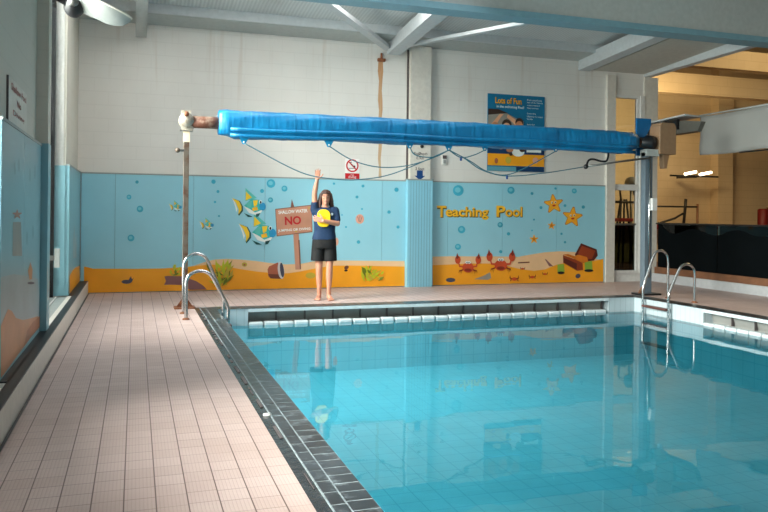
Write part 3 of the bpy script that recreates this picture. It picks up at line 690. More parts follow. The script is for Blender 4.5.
for dx, dy, m, nm, lf in ((.5, .6, 'letterdk', 'lettering_shadow', .001), (0, 0, 'letter', 'lettering', .0025)):
    for word in ((('T', 441.5, 211.5, 9.6, 11.5), ('eaching', 467.2, 213.2, 43, 13)), (('P', 500.8, 211.3, 9, 11.5), ('ool', 513.8, 211.7, 17, 10.5))):
        g = MB()
        for tx, cx, cy, wpx, hpx in word:
            c0 = on_plane(cx+dx, cy+dy, 1, YM-.003); ww = (on_plane(cx+wpx/2, cy, 1, YM)-on_plane(cx-wpx/2, cy, 1, YM)).length
            letters(g, tx, c0, ww, m, bold=.025 if lf > .002 else .055, height=hpx*.0190, lift=lf)
        g.build(nm, mural2, 'yellow storybook lettering' if lf > .002 else 'dark drop shadow of the lettering')
def crab(parent, cx, cy, s, label):
    L = []
    for sd in (-1, 1):
        for k in range(3):
            a = .5+.35*k; L.append(([(cx+sd*s*3, cy+s*1.5), (cx+sd*s*(6.5+k*1.3), cy+s*(2+k*.5)), (cx+sd*s*(7.2+k*1.2), cy+s*(8-k*1.1)), (cx+sd*s*(6.2+k*1.2), cy+s*(3.5+k*.2))], 'crabdk'))
        L.append(([(cx+sd*s*4, cy), (cx+sd*s*9, cy-s*.5), (cx+sd*s*10.5, cy-s*6), (cx+sd*s*9.2, cy-s*6), (cx+sd*s*8, cy-s*2), (cx+sd*s*4, cy-s*2)], 'crab'))
        L.append((ell(cx+sd*s*10.4, cy-s*7.8, s*2.9, s*4.2, 16), 'crab')); L.append(([(cx+sd*s*9.2, cy-s*10), (cx+sd*s*11, cy-s*15), (cx+sd*s*12.4, cy-s*10), (cx+sd*s*11, cy-s*8.5)], 'crabdk'))
    L.append((ell(cx, cy, s*5.8, s*5.2, 20), 'crab')); L.append((ell(cx, cy+s*2.6, s*3.6, s*1.6, 16), 'crabdk'))
    L.append((ell(cx-s*1.3, cy-s*5.2, s*1.5, s*1.5, 12), 'foamw')); L.append((ell(cx+s*1.3, cy-s*5.2, s*1.5, s*1.5, 12), 'foamw'))
    L.append((ell(cx-s*1, cy-s*4.9, s*.6, s*.7, 10), 'inkblack')); L.append((ell(cx+s*1, cy-s*4.9, s*.6, s*.7, 10), 'inkblack'))
    figure('painted_crab', parent, L, label)
crab(mural2, 468, 267.5, .98, 'left big painted crab'); crab(mural2, 500.8, 265.3, 1.08, 'right big painted crab')
def small_crab(cx, cy, s):
    L = [(ell(cx, cy+s*.4, s*2.6, s*1.7, 14), 'crab')]
    for sd in (-1, 1): L += [([(cx+sd*s*1.6, cy), (cx+sd*s*3.4, cy-s*.8), (cx+sd*s*4, cy-s*3.4), (cx+sd*s*4.6, cy-s*.6), (cx+sd*s*3.2, cy+s*1)], 'crabdk'), ([(cx+sd*s*2, cy+s*1), (cx+sd*s*3.8, cy+s*1.2), (cx+sd*s*3.8, cy+s*2.8), (cx+sd*s*3, cy+s*1.8)], 'crabdk')]
    figure('painted_crab', mural2, L, 'small painted crab')
for a in ((514.3, 278.6, 1.05), (532.3, 276.8, .8), (545, 273.8, .62), (522.6, 268.6, .55)): small_crab(*a)
figure('painted_stone', mural2, [([(474, 279.2), (483, 276), (490, 272.2), (491.2, 278), (488, 279.8)], 'rockgrey')], 'grey pointed painted stone under the crabs')
figure('painted_stone', mural2, [(ell(450.6, 280, 4.8, 2.2, 16), 'slateblue')], 'dark oval painted stone')
figure('painted_stick', mural2, [([(518, 262.2), (529.5, 261.6), (529.5, 262.8), (518, 263.4)], 'browndk')]); figure('painted_stick', mural2, [([(544.6, 258.8), (546.4, 259.6), (553.4, 266.5), (549, 266)], 'purple')])
figure('painted_pot', mural2, [([(557.5, 264.5), (564, 264), (564.5, 272), (557.5, 272)], 'limegreen'), (ell(561, 272.8, 3.6, 1.4, 14), 'inkblack')], 'green painted pot left of the chest')
figure('painted_chest', mural2, [([(584.5, 262), (592, 261), (592.5, 270), (585, 270.5)], 'limegreen'), (ell(588.8, 270.6, 4.6, 1.4, 14), 'inkblack'),
        ([(574.8, 254.5), (576.6, 251.5), (581, 243.2), (596.6, 249.3), (597.8, 255.5), (593.8, 260.6), (586, 261.5), (576, 257)], 'chestdk'), ([(578, 253.4), (582, 245.8), (595.5, 250.8), (592, 258.8), (584, 259.6)], 'chest'),
        ([(573.5, 257), (578, 254.6), (587, 257), (588.5, 261.5), (582, 263.5), (574.5, 260.5)], 'gold'), ([(563, 255), (575.5, 259.5), (582.5, 263), (583, 270), (577, 270.8), (563.2, 262.8)], 'chest'), ([(563.4, 257.6), (577, 263.6), (576.6, 269.8), (563.6, 262.4)], 'chestdk'), ([(563, 254.5), (568, 254), (576, 256.5), (576, 259.5)], 'gold')], 'open brown painted treasure chest')
figure('painted_stone', mural2, [(ell(578, 276, 2.6, 2.2, 14, -.5), 'slateblue')], 'small dark painted stone under the chest')
def smiley(cx, cy, r, rot, label):
    figure('painted_star', mural2, [(star(cx, cy, r, rot, .5), 'stardk'), (star(cx, cy, r*.9, rot, .48), 'star'), (ell(cx-1.6, cy-1.4, .9, 1.2, 10), 'foamw'), (ell(cx+1.8, cy-1.8, .9, 1.2, 10), 'foamw'), (ell(cx-1.4, cy-1.2, .5, .8, 10), 'inkblack'), (ell(cx+1.9, cy-1.6, .5, .8, 10), 'inkblack'), (ell(cx+.4, cy+1.6, 1.7, .9, 12, -.15), 'nored')], label)
smiley(553.6, 204, 10, -.1, 'upper smiling painted star'); smiley(572.4, 217, 10.5, .12, 'lower smiling painted star')
figure('painted_star', mural2, [(star(551.6, 225.6, 4, .1), 'star'), (star(551.6, 225.6, 2.2, .1), 'stardk')], 'small painted star under the pair'); figure('painted_star', mural2, [(star(534, 239.2, 4.5, 0), 'star'), (star(534, 239.2, 2.2, 0), 'stardk')], 'lone small painted star lower left')

# left wall cladding panels (each a mural panel with its painted rock and sand)
XM = XL
def side_panel(label, y0, y1):
    t = empty('side_mural', (XL, (y0+y1)/2, .2), label, 'mural'); return t
t = side_panel('shade-darkened blue seabed panel on the left wall between the two windows', 5.52, 7.72)
for a, b2 in ((5.52, 6.60), (6.606, 7.70)):
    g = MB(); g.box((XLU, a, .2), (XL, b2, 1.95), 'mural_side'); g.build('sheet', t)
g = MB(); g.box((XLU, 5.52, 1.95), (XL+.006, 7.72, 1.972), 'trimgrey'); g.build('cap_strip', t)
def sfig(name, layers, label=None, st=2): return figure(name, t, layers, label, 0, XL, 1, st)
sfig('painted_rocks', [([(1, 277), (14, 274), (26, 276), (38, 279), (39.5, 300), (38, 330), (20, 336), (1, 340)], 'greyblue')], 'pale grey-blue painted rock band')
sfig('painted_sand', [([(1, 326), (4, 318), (8, 309), (12, 311), (16, 318), (23, 320), (32, 318), (38, 316), (39.8, 326), (32, 336), (1, 378)], 'sandbrown')], 'brown painted sand', 4)
sfig('painted_sand', [([(24, 346), (27, 331), (33, 322), (39.8, 316), (39.6, 327)], 'sandbrown2')], None, 6)
sfig('painted_flower', [([(13, 222), (21, 222), (22, 256), (12.5, 256)], 'rockgrey'), (star(17.2, 214.5, 5), 'brown'), (ell(17, 215, 2, 2), 'sandbrown2')], 'brown painted flower on a pale column', 2)
sfig('painted_flower', [([(30.5, 262), (32.6, 270), (32, 279), (29.5, 280), (28, 271)], 'sandbrown'), (ell(31, 283, 3.5, 1.3), 'slateblue')], 'small brown painted bud', 4)
for cx, cy in ((19, 165), (30, 175), (15, 168), (35, 172), (27, 238), (33, 232)): sfig('painted_ripple', [(ell(cx, cy, .8, 7, 12), 'ripple')], None, 2)
# projecting pilaster strip next to the window
t = empty('corner_casing', (XL, 7.83, .2), 'blue projecting casing on the left wall just before the window slit', 'casing')
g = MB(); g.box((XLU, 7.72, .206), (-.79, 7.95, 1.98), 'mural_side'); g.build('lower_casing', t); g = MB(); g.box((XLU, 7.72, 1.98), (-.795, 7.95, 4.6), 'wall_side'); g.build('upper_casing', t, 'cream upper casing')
t = empty('side_mural', (XL, 12, .2), 'narrow shade-darkened blue panel on the left wall between window and back corner', 'mural')
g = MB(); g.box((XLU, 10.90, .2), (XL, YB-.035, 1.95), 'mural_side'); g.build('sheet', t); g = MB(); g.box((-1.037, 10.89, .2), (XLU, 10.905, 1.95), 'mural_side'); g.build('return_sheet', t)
g = MB(); g.box((XLU, 10.9, 1.95), (XL+.006, YB-.03, 1.972), 'trimgrey'); g.build('cap_strip', t)
sfig('painted_sand', [([(69.6, 276), (73, 270), (76, 267), (79.7, 265.6), (79.9, 283), (69.6, 296)], 'orange')], 'orange painted sand', 3)
sfig('painted_weed', [([(73, 240), (74.5, 224), (75.2, 240), (76.5, 232), (76.5, 258), (73, 258)], 'greyblue')], None, 3)

# ------------------------------------------------------------------ signs
# no-diving sign
def wall_at(px, py, y=YB): return on_plane(px, py, 1, y)
a, b2 = wall_at(345.2, 158.5), wall_at(359.2, 179.2); W_ = b2.x-a.x; H_ = a.z-b2.z; cx = (a.x+b2.x)/2
t = empty('no_diving_sign', (cx, YB, b2.z), 'small white no diving sign with red ring and red caption bar', 'sign')
g = MB(); g.box((a.x, YB-.006, b2.z), (b2.x, YB, a.z), 'signwhite'); g.build('plate', t)
cz = a.z-W_*.47; R = W_*.44; g = MB()
rg = [(cx+R*math.cos(2*PI*k/40), YB-.008, cz+R*math.sin(2*PI*k/40)) for k in range(40)]; ri = [(cx+R*.78*math.cos(2*PI*k/40), YB-.008, cz+R*.78*math.sin(2*PI*k/40)) for k in range(40)]
g.add(rg+ri, [(k, (k+1) % 40, 40+(k+1) % 40, 40+k) for k in range(40)], 'red')
g.add([(cx-R*.62, YB-.0095, cz+R*.50), (cx-R*.50, YB-.0095, cz+R*.62), (cx+R*.62, YB-.0095, cz-R*.50), (cx+R*.50, YB-.0095, cz-R*.62)], [(0, 1, 2, 3)], 'red'); g.build('prohibition_ring', t)
g = MB()
def flat(pts, m, y=YB-.0085): g.add([(cx+p_[0]*R, y, cz+p_[1]*R) for p_ in pts], [list(range(len(pts)))], m)
flat([(.30+.16*math.cos(k*PI/8), -.12+.16*math.sin(k*PI/8)) for k in range(16)], 'black'); flat([(.15, .05), (.05, -.08), (-.45, .38), (-.36, .52)], 'black'); flat([(.1, -.02), (.42, -.42), (.5, -.36), (.22, .05)], 'black'); flat([(-.4, .5), (-.1, .62), (-.06, .52), (-.34, .38)], 'black'); flat([(-.6, -.38), (.6, -.38), (.6, -.46), (-.6, -.46)], 'black')
g.build('diver_symbol', t)
g = MB(); g.box((a.x, YB-.0075, b2.z), (b2.x, YB-.0065, b2.z+H_*.28), 'red'); g.build('caption_bar', t)
g = MB(); letters(g, 'No', (cx, YB-.008, b2.z+H_*.20), W_*.2, 'signwhite'); g.build('lettering', t); g = MB(); letters(g, 'diving', (cx, YB-.008, b2.z+H_*.09), W_*.55, 'signwhite'); g.build('lettering', t)
# depth notice on the pilaster
YP = YB-.12
t = empty('depth_notice', (5.0, YP, 2.0), 'pool depth lettering with blue down arrow on the pilaster', 'notice')
def pil(px, py): return on_plane(px, py, 1, YP)
g = MB(); 
for tx, px, py, wd in (('Pool', 417.2, 153.6, .13), ('Depth', 423.0, 154.0, .17), ('0.9m', 420, 158, .15), ('3 feet', 419.8, 168.7, .18)):
    g = MB(); letters(g, tx, pil(px, py), wd, 'greytext', lift=.002, bold=.01); g.build('lettering', t)
g = MB(); q = pil(419.8, 175.5); k = .105
g.prism([(q.x+a*k, YP, q.z+b3*k) for a, b3 in ((-.55, .9), (.55, .9), (.55, -.05), (1, -.05), (0, -.85), (-1, -.05), (-.55, -.05))], (0, -.003, 0), 'navy'); g.build('arrow', t, 'blue down arrow')
g = MB(); q = pil(422, 146.4); g.ball((q.x, YP, q.z), (.035, .03, .035), 'black'); tag(g.build('sensor_knob'), 'small black round sensor on the pilaster above the depth lettering', 'sensor')
q = wall_at(444, 160); t = empty('wall_switch', (q.x, YB, q.z), 'small grey and white switch box right of the pilaster', 'switch')
g = MB(); g.box((q.x-.045, YB-.03, q.z-.09), (q.x+.045, YB, q.z+.09), 'white'); g.build('body', t, bevel=.006); g = MB(); g.box((q.x-.04, YB-.034, q.z+.02), (q.x+.04, YB-.03, q.z+.085), 'greytext'); g.box((q.x-.025, YB-.036, q.z-.07), (q.x+.025, YB-.03, q.z), 'trimgrey'); g.build('rocker', t)
# poster
X0, X1, Z0, Z1 = 6.42, 7.66, 2.20, 3.69; YQ = YB-.02
t = empty('poster', ((X0+X1)/2, YB, Z0), 'large teal and orange pool fun poster high behind the blue cover', 'poster')
g = MB(); g.box((X0, YQ, Z0), (X1, YB, Z1), 'posterblue'); g.build('board', t)
PW, PH = X1-X0, Z1-Z0
def pp(u, v): return (X0+u*PW, v*PH+Z0)
def pfig(name, layers, label=None, st=1):
    g = MB()
    for i, (pts, m) in enumerate(layers): g.add([(pp(u, v)[0], YQ-.0009*(i+st), pp(u, v)[1]) for u, v in pts], [list(range(len(pts)))], m)
    return g.build(name, t, label)
rect = lambda a, b2, c_, d: [(a, b2), (c_, b2), (c_, d), (a, d)]
pfig('printed_band', [(rect(0, .07, 1, .225), 'orange'), (rect(0, .225, 1, .38), 'posternavy'), (rect(0, 0, .52, .055), 'posterlight'), (rect(.5, 0, 1, .065), 'posternavy'), (rect(.68, .255, .94, .30), 'foamw'), (ell(.36, .145, .05, .045), 'olive'), (ell(.15, .13, .03, .035), 'brown'), (ell(.84, .15, .05, .04), 'peach'), (ell(.22, .305, .07, .022), 'skin1'), (ell(.53, .25, .11, .055), 'foamw'), (ell(.5, .29, .05, .04), 'foamw'), (ell(.6, .285, .05, .03), 'hairdk'), (ell(.38, .275, .06, .028), 'skin2'), (ell(.4, .22, .03, .02), 'hairdk')], 'orange and navy printed band')
pfig('printed_photo', [(rect(0, .42, .62, .66) , 'rockgrey'), ([(0, .80), (.18, .80), (.36, .74), (.58, .66), (.62, .58), (.62, .42), (0, .42)], 'rockgrey'), ([(0, .80), (.18, .80), (.34, .755), (.18, .74), (0, .72)], 'hairdk'), ([(.05, .60), (.2, .74), (.27, .74), (.22, .70), (.1, .55)], 'skin1'), ([(.34, .74), (.5, .66), (.58, .55), (.52, .52), (.45, .62), (.32, .70)], 'skin1'),
     (ell(.32, .60, .085, .075), 'hairdk'), (ell(.32, .565, .07, .065), 'skin1'), (ell(.54, .64, .07, .06), 'hairdk'), (ell(.54, .60, .065, .06), 'skin2'), (ell(.12, .57, .07, .06), 'skin2'), (ell(.44, .52, .04, .05), 'hairdk'), (rect(0, .40, .62, .47), 'seablue')], 'printed picture of swimmers heads and raised arms', 14)
g = MB(); letters(g, 'Lots of Fun', (X0+.36*PW, YQ-.002, Z0+.915*PH), .46*PW, 'letterdk', bold=.05, height=.125, lift=-.0006); letters(g, 'Lots of Fun', (X0+.36*PW-.008, YQ-.003, Z0+.918*PH), .46*PW, 'star', bold=.02, height=.12); g.build('title', t, 'orange poster title')
g = MB(); letters(g, 'in the swimming Pool!', (X0+.39*PW, YQ-.002, Z0+.835*PH), .48*PW, 'foamw', bold=.01, height=.065); g.build('subtitle', t, 'white poster subtitle')
g = MB(); rr = random.Random(4)
for k, wd in enumerate((.26, .28, .22, .20, 0, .16, .28, .10, 0, .14, .12, 0, .20, .16)):
    if wd:
        z = Z0+(.945-.036*k)*PH; letters(g, ('Fun sessions', 'for all the family', 'every weekend', 'Floats and toys', '', 'Saturday', '10am to 12 noon', 'Sunday', '', '2pm to 4pm', 'All ages', '', 'Ask at reception', 'for details')[k], (X0+(.685+wd/2)*PW, YQ-.002, z), wd*PW, 'foamw', height=.032)
g.build('body_text', t, 'small white poster text')
# faded sign on the left wall
t = empty('warning_plate', (XLU, 6.2, 2.1), 'faded white warning plate with red lettering on the left wall', 'sign')
pc = [on_plane(a, b2, 0, XLU+.01) for a, b2 in ((8.5, 75), (27, 95), (27.5, 130), (8.5, 120))]
y0, y1, z0, z1 = pc[0].y, pc[1].y, 2.02, 2.30+.0
z1 = (pc[0].z+pc[1].z)/2; z0 = 2.0
g = MB(); g.box((XLU, y0, z0), (XLU+.012, y1, z1), 'cream'); g.box((XLU, y0-.02, z0), (XLU+.014, y0, z1), 'greytext'); g.build('plate', t)
g = MB(); ym = (y0+y1)/2
for k, (tx, wd) in enumerate((('Shallow Pool', .82), ('No', .22), ('Diving', .62))): letters(g, tx, (XLU+.013, ym+.02, z1-(.18+.29*k)*(z1-z0)), wd*(y1-y0), 'oldtext', 'left', bold=.02, height=.17*(z1-z0), lift=.001)
g.build('lettering', t, 'faded red lettering')

# wall floodlight top left
t = empty('wall_floodlight', (XLU, 9.0, 3.6), 'wall mounted floodlight with pale bowl shade at the top left', 'floodlight')
A, B = on_plane(76, 9, 1, 9.0), on_plane(128.5, 27, 1, 9.0)
C1 = on_plane(101, 24, 1, 9.0)
g = MB(); NU, NV = 28, 7; cen = (A+on_plane(127, 17, 1, 9.0))/2+Vector((0, .08, .10)); ax = (on_plane(127, 17, 1, 9.0)-on_plane(86, -1, 1, 9.0)).normalized()
hl = .34; up = Vector((ax.z*-1, 0, ax.x)).normalized(); dp = Vector((0, 1, 0))
rings = []
for j in range(NV+1):
    r_ = math.cos(j/NV*PI/2*.93); dd = math.sin(j/NV*PI/2*.93)
    rings.append([cen+ax*(hl*r_**.7*math.cos(2*PI*k/NU))+dp*(.17*r_*math.sin(2*PI*k/NU))-up*(.17*dd) for k in range(NU)])
g.loft(rings, 'grey_paint', True, False)
g2 = MB(); g2.tube([cen+ax*(hl*math.cos(2*PI*k/NU))+dp*(.17*math.sin(2*PI*k/NU)) for k in range(NU+1)], .010, 'cream', 6); 
g.build('shade', t, 'pale bowl shade'); g2.build('rim', t)
g = MB(); m0 = on_plane(74, 7, 1, 9.05); g.ball(m0, (.11, .12, .12), 'dark'); g.tube([(XLU, 9.05, m0.z+.12), m0], .04, 'dark'); g.tube([m0+Vector((0, -.10, .03)), m0+Vector((0, -.14, .03))], .055, 'steel', 14); g.box((XLU, 8.95, m0.z), (XLU+.03, 9.15, m0.z+.25), 'dark')
g.build('mount', t, 'black swivel mount')
g = MB(); g.tube([cen-ax*.2-up*.03, cen+ax*.2-up*.03], .03, 'signwhite', 10); g.build('bulb', t)

# right side high level: bracket shelf and white sheet
t = empty('cable_shelf', (10.2, 12.4, 3.0), 'grey high level shelf with black boxes above the right opening', 'shelf')
g = MB(); g.prism([(10.02, 13.04, 3.26), (10.40, 13.04, 3.26), (10.40, 11.85, 3.28), (10.02, 11.85, 3.30)], (0, 0, .03), 'steel_paint'); g.build('shelf_board', t)
g = MB(); g.prism([(10.1, 12.95, 2.98), (10.1, 11.6, 2.98), (10.1, 11.5, 3.15), (10.1, 11.95, 3.22), (10.1, 12.95, 3.22)], (.2, 0, 0), 'boxgrey'); g.build('housing', t)
g = MB(); g.box((10.05, 12.75, 3.0), (10.11, 13.0, 3.22), 'dark'); g.build('junction_box', t, 'black box'); g = MB(); g.box((10.05, 12.1, 3.06), (10.11, 12.45, 3.26), 'dark'); g.build('junction_box', t, 'black box')
g = MB(); g.box((10.06, 12.52, 2.75), (10.12, 12.6, 3.2), 'white'); g.build('bracket', t)
t = empty('white_sheet', (10.2, 10, 2.5), 'white tarpaulin sheet hung at the right edge above the balustrade', 'sheet')
g = MB(); rows = []; ys = [11.64-4.4*i/48 for i in range(49)]
for j in range(9):
    v = j/8; rows.append([(10.2+.018*math.sin(y*5+v*4)*(.3+v)+.012*math.sin((y+v*.9)*9)*v, y-.02*v, 3.26-.012*math.sin(y*3)-v*(.74-.05*math.sin(y*2.2)*0)) for y in ys])
n = len(ys); vv = [p_ for r_ in rows for p_ in r_]; ff = [(j*n+i, j*n+i+1, (j+1)*n+i+1, (j+1)*n+i) for j in range(8) for i in range(n-1)]
g.add(vv, ff, 'white_sheet', True); o = g.build('sheet_cloth', t); md = o.modifiers.new('thickness', 'SOLIDIFY'); md.thickness = .006
g = MB(); g.tube([(10.2, 11.66, 3.28), (10.2, 7.2, 3.28)], .016, 'grey_paint', 8); g.build('hanging_rail', t); g = MB(); g.tube([(10.19, 10.65, 2.505), (10.19, 7.2, 2.505)], .014, 'dark', 8); g.build('bottom_bar', t)

# ------------------------------------------------------------------ main hall seen beyond the balustrade
HY = 20.0
h = MB(); h.box((9.0, HY, -1), (31, HY+.3, 7.8), 'hall_brick'); h.box((17.95, HY-.35, -1), (18.55, HY, 7.8), 'hall_brick'); h.box((31, 1, -1), (31.3, HY+.3, 7.8), 'hall_brick'); h.box((10.6, .7, -1), (31, 1, 7.8), 'hall_brick'); h.box((8.9, YB+.3, -1), (9.1, HY, 7.8), 'hall_brick')
tag(h.build('wall_far'), 'buff brick wall of the main hall beyond the balustrade', 'wall', 'structure')
h = MB(); h.box((9.0, 1, -.3), (10.5, HY, -.31), 'timber'); h.box((10.53, .7, -.4), (31.3, HY+.3, -.1), 'timber'); h.box((9.0, YB+.3, -.3), (10.6, HY, -.1), 'timber')
tag(h.build('hall_floor'), 'dark floor of the main hall behind the balustrade', 'floor', 'structure')
h = MB(); h.box((8.9, .7, 7.6), (31.3, HY+.3, 7.8), 'soffit'); tag(h.build('hall_ceiling'), 'ceiling of the main hall beyond the opening', 'ceiling', 'structure')
h = MB(); h.box((9.1, 18.0, 4.95), (31, 18.35, 5.55), 'hall_brick'); tag(h.build('hall_beam'), 'lower amber lit beam across the main hall', 'beam', 'structure')
h = MB(); h.box((9.1, 15.8, 5.25), (31, 16.1, 5.75), 'hall_brick'); tag(h.build('hall_beam'), 'upper amber lit beam across the main hall', 'beam', 'structure')
h = MB(); h.box((9.1, HY-.5, .95), (31, HY-.05, 1.10), 'darkred'); tag(h.build('bench_ledge'), 'red-brown ledge along the foot of the far brick wall', 'ledge', 'structure')
h = MB(); h.box((18.75, HY-.02, 1.9), (31, HY, 4.6), 'timber'); 
t = empty('hall_lamp', (16.5, 19, 2.6), 'small bright twin tube lamp on the far hall column', 'lamp')
M['lt'] = glow('lamp_tube_glow', (255, 232, 196), 6.0)
for x0, x1 in ((16.0, 16.42), (16.56, 17.0)):
    h = MB(); h.tube([(x0, 18.9, 2.66), (x1, 18.9, 2.74)], .04, 'lt', 8); h.build('tube', t, 'lit white tube')
h = MB(); h.box((15.5, 18.92, 2.58), (17.3, 18.98, 2.63), 'dark'); h.build('bar', t); h = MB(); h.box((16.3, 18.95, 2.56), (16.5, HY-.36, 2.64), 'dark'); h.build('bracket', t)
t = empty('guard_rail', (16.9, 19.4, 0), 'dark handrail frame with slanting strut in the main hall', 'rail')
h = MB(); h.tube([(15.0, 19.2, 1.66), (16.75, 19.2, 1.66)], .028, 'dark', 8); h.tube([(16.1, 19.2, -.1), (16.28, 19.2, 1.66), (16.3, 19.2, 1.9)], .045, 'dark', 8); h.build('frame', t); h = MB(); h.tube([(16.2, 19.2, 1.45), (15.9, 19.2, 1.30), (15.35, 19.2, 1.15)], .035, 'dark', 8); h.build('strut', t); h = MB(); h.tube([(16.75, 19.2, -.1), (16.75, 19.2, 1.75)], .035, 'timber', 8); h.build('post', t)
t = empty('red_bollard', (19.35, 19.2, -.1), 'dark red post standing by the far hall wall', 'post')
h = MB(); h.tube([(19.35, 19.2, -.1), (19.35, 19.2, 1.6), (19.35, 19.2, 1.64)], [.16, .16, .1], 'darkred', 16); h.build('shaft', t); h = MB(); h.box((19.6, 19.1, -.1), (20.6, 19.3, 1.68), 'timber'); h.build('side_board', t)
t = empty('equipment_stand', (10.95, 15, -.1), 'dark metal frame stand with red seat behind the internal window', 'stand')
h = MB()
for a, b2 in (((10.72, 14.9), (10.88, 15)), ((11.2, 14.9), (11.02, 15)), ((10.78, 15.3), (10.9, 15.05)), ((11.15, 15.3), (11.0, 15.05))): h.tube([(a[0], a[1], -.1), (b2[0], b2[1], 1.75)], .024, 'dark', 8)
h.tube([(10.6, 15, 1.68), (11.25, 15, 1.68)], .03, 'dark', 8); h.tube([(10.88, 15, 1.7), (10.84, 15, 1.95), (11.0, 15, 2.05), (11.2, 15, 2.03), (11.25, 15, 1.85)], .025, 'dark', 8); h.build('frame', t)
h = MB(); h.box((10.78, 14.85, 1.22), (11.12, 15.2, 1.30), 'red'); h.build('seat', t, bevel=.02); h = MB(); h.ball((11.3, 15.2, 2.14), (.16, .15, .16), 'grey_paint'); h.tube([(11.3, 15.2, -.1), (11.3, 15.2, 2.05)], .03, 'steel'); h.build('head', t, 'grey round head')

# ------------------------------------------------------------------ person
M['skin'] = mat('skin', (200, 140, 114), .5, var=.05, scale=10); M['tee'] = mat('navy_cotton', (10, 44, 78), .8, var=.12, scale=9); M['shorts'] = mat('black_cotton', (8, 8, 10), .8, var=.2, scale=9)
M['hair'] = mat('brown_hair', (66, 38, 28), .5, var=.35, scale=30, bump=.6); M['eyew'] = mat('eye_white', (196, 190, 184), .3); M['iris'] = mat('dark_iris', (46, 34, 28), .2); M['lip'] = mat('lips', (178, 96, 90), .45); M['brow'] = mat('brow_hair', (84, 54, 42), .7); M['float'] = mat('yellow_foam', (252, 206, 12), .55, var=.05); M['badge'] = mat('pale_badge', (190, 200, 210), .6)
PP = Vector((2.80, 11.36, 0)); PROT = math.radians(-12)
def limb(mb, chain, m, n=14):
    for (p, r) in chain: mb.ball(p, r, m, n, 8)
    for (p, r), (q_, s_) in zip(chain[:-1], chain[1:]):
        mb.tube([p, q_], [r, s_], m, n)
def ringloft(mb, rows, m, n=24, pw=.85):
    rings = []
    for cx, cy, z, rx, ry in rows:
        rings.append([(cx+rx*abs(math.cos(a))**pw*(1 if math.cos(a) > 0 else -1), cy+ry*abs(math.sin(a))**pw*(1 if math.sin(a) > 0 else -1), z) for a in (2*PI*k/n for k in range(n))])
    mb.loft(rings, m)
def fuse(mb, name, voxel, parent, label=None, smooth=6):
    o = mb.build(name+'_tmp'); r_ = o.modifiers.new('r', 'REMESH'); r_.mode = 'VOXEL'; r_.voxel_size = voxel; s_ = o.modifiers.new('s', 'SMOOTH'); s_.iterations = smooth; s_.factor = .5
    bpy.context.view_layer.update(); dg = bpy.context.evaluated_depsgraph_get(); me = bpy.data.meshes.new_from_object(o.evaluated_get(dg)); me.name = name
    ms = [m_ for m_ in o.data.materials]; me.materials.clear(); me.materials.append(ms[0])
    me.polygons.foreach_set('use_smooth', [True]*len(me.polygons)); me.polygons.foreach_set('material_index', [0]*len(me.polygons)); od = o.data; bpy.data.objects.remove(o); bpy.data.meshes.remove(od)
    q_ = bpy.data.objects.new(name, me); COL.objects.link(q_)
    if parent: q_.parent = parent
    if label: q_['label'] = label
    return q_
# joints (local, facing -Y)
sR, eR, wR = Vector((-.155, .01, 1.40)), Vector((-.165, -.035, 1.645)), Vector((-.125, -.045, 1.865))
sL, eL, wL = Vector((.158, .01, 1.385)), Vector((.196, -.075, 1.185)), Vector((-.028, -.205, 1.228))
bd = MB(); m = 'skin'
ringloft(bd, [(0, .01, .86, .15, .10), (0, .01, .95, .162, .108), (0, .005, 1.05, .145, .10), (0, 0, 1.15, .15, .105), (0, 0, 1.27, .165, .112), (0, .005, 1.36, .16, .095), (.0, .01, 1.42, .10, .07), (.005, .01, 1.45, .06, .055)], m)
limb(bd, [((0.0, .01, 1.42), .056), ((.008, .0, 1.50), .052)], m)
# head
HC = Vector((.012, -.012, 1.587))
bd.ball(HC+Vector((0, .012, .022)), (.075, .093, .092), m, 20, 14); bd.ball(HC+Vector((0, -.022, -.045)), (.058, .066, .066), m, 18, 12); bd.ball(HC+Vector((0, -.062, -.092)), (.026, .022, .02), m)
bd.tube([HC+Vector((0, -.084, .018)), HC+Vector((0, -.108, -.022))], [.009, .015], m); bd.ball(HC+Vector((0, -.104, -.024)), .015, m)
for s_ in (-1, 1):
    bd.ball(HC+Vector((s_*.076, .01, -.005)), (.012, .02, .032), m); bd.ball(HC+Vector((s_*.036, -.064, -.03)), (.024, .02, .022), m)
# arms
limb(bd, [(sR, .056), (sR*.5+eR*.5, .046), (eR, .040), (eR*.6+wR*.4, .040), (wR, .027)], m)
limb(bd, [(sL, .056), (sL*.5+eL*.5, .046), (eL, .041), (eL*.6+wL*.4, .039), (wL, .027)], m)
# raised right hand (palm to camera, fingers up)
def hand(mb, wrist, d, side, pal, curl):
    d = d.normalized(); side = (side-d*side.dot(d)).normalized(); pal = d.cross(side).normalized() if pal is None else pal.normalized()
    base_ = wrist+d*.012; kn = wrist+d*.088
    for k in range(4):
        o_ = (k-1.5)*.0195; mb.tube([base_+side*o_*.7, kn+side*o_], [.0145, .0125], m, 10); mb.ball(kn+side*o_, .0128, m)
    for k, ln in enumerate((.066, .078, .073, .056)):
        p = kn+side*((k-1.5)*.0215); dd = (d+side*((k-1.5)*.07)).normalized(); r_ = .0098
        for j, fr in enumerate((.45, .32, .23)):
            q_ = p+dd*(ln*fr*1.08); mb.tube([p, q_], [r_, r_*.92], m, 10); mb.ball(q_, r_*.92, m, 10, 6); r_ *= .92; p = q_; dd = (dd+pal*curl).normalized()
    tp = wrist+d*.025-side*.028; td = (d*.62-side*.75+pal*.25).normalized(); r_ = .013
    for ln in (.036, .030, .024):
        q_ = tp+td*ln; mb.tube([tp, q_], [r_, r_*.9], m, 10); mb.ball(q_, r_*.9, m, 10, 6); r_ *= .9; tp = q_; td = (td+d*.35).normalized()
hand(bd, wR, Vector((.06, -.02, 1)), Vector((-1, .1, 0)), Vector((0, -1, 0)), .10)
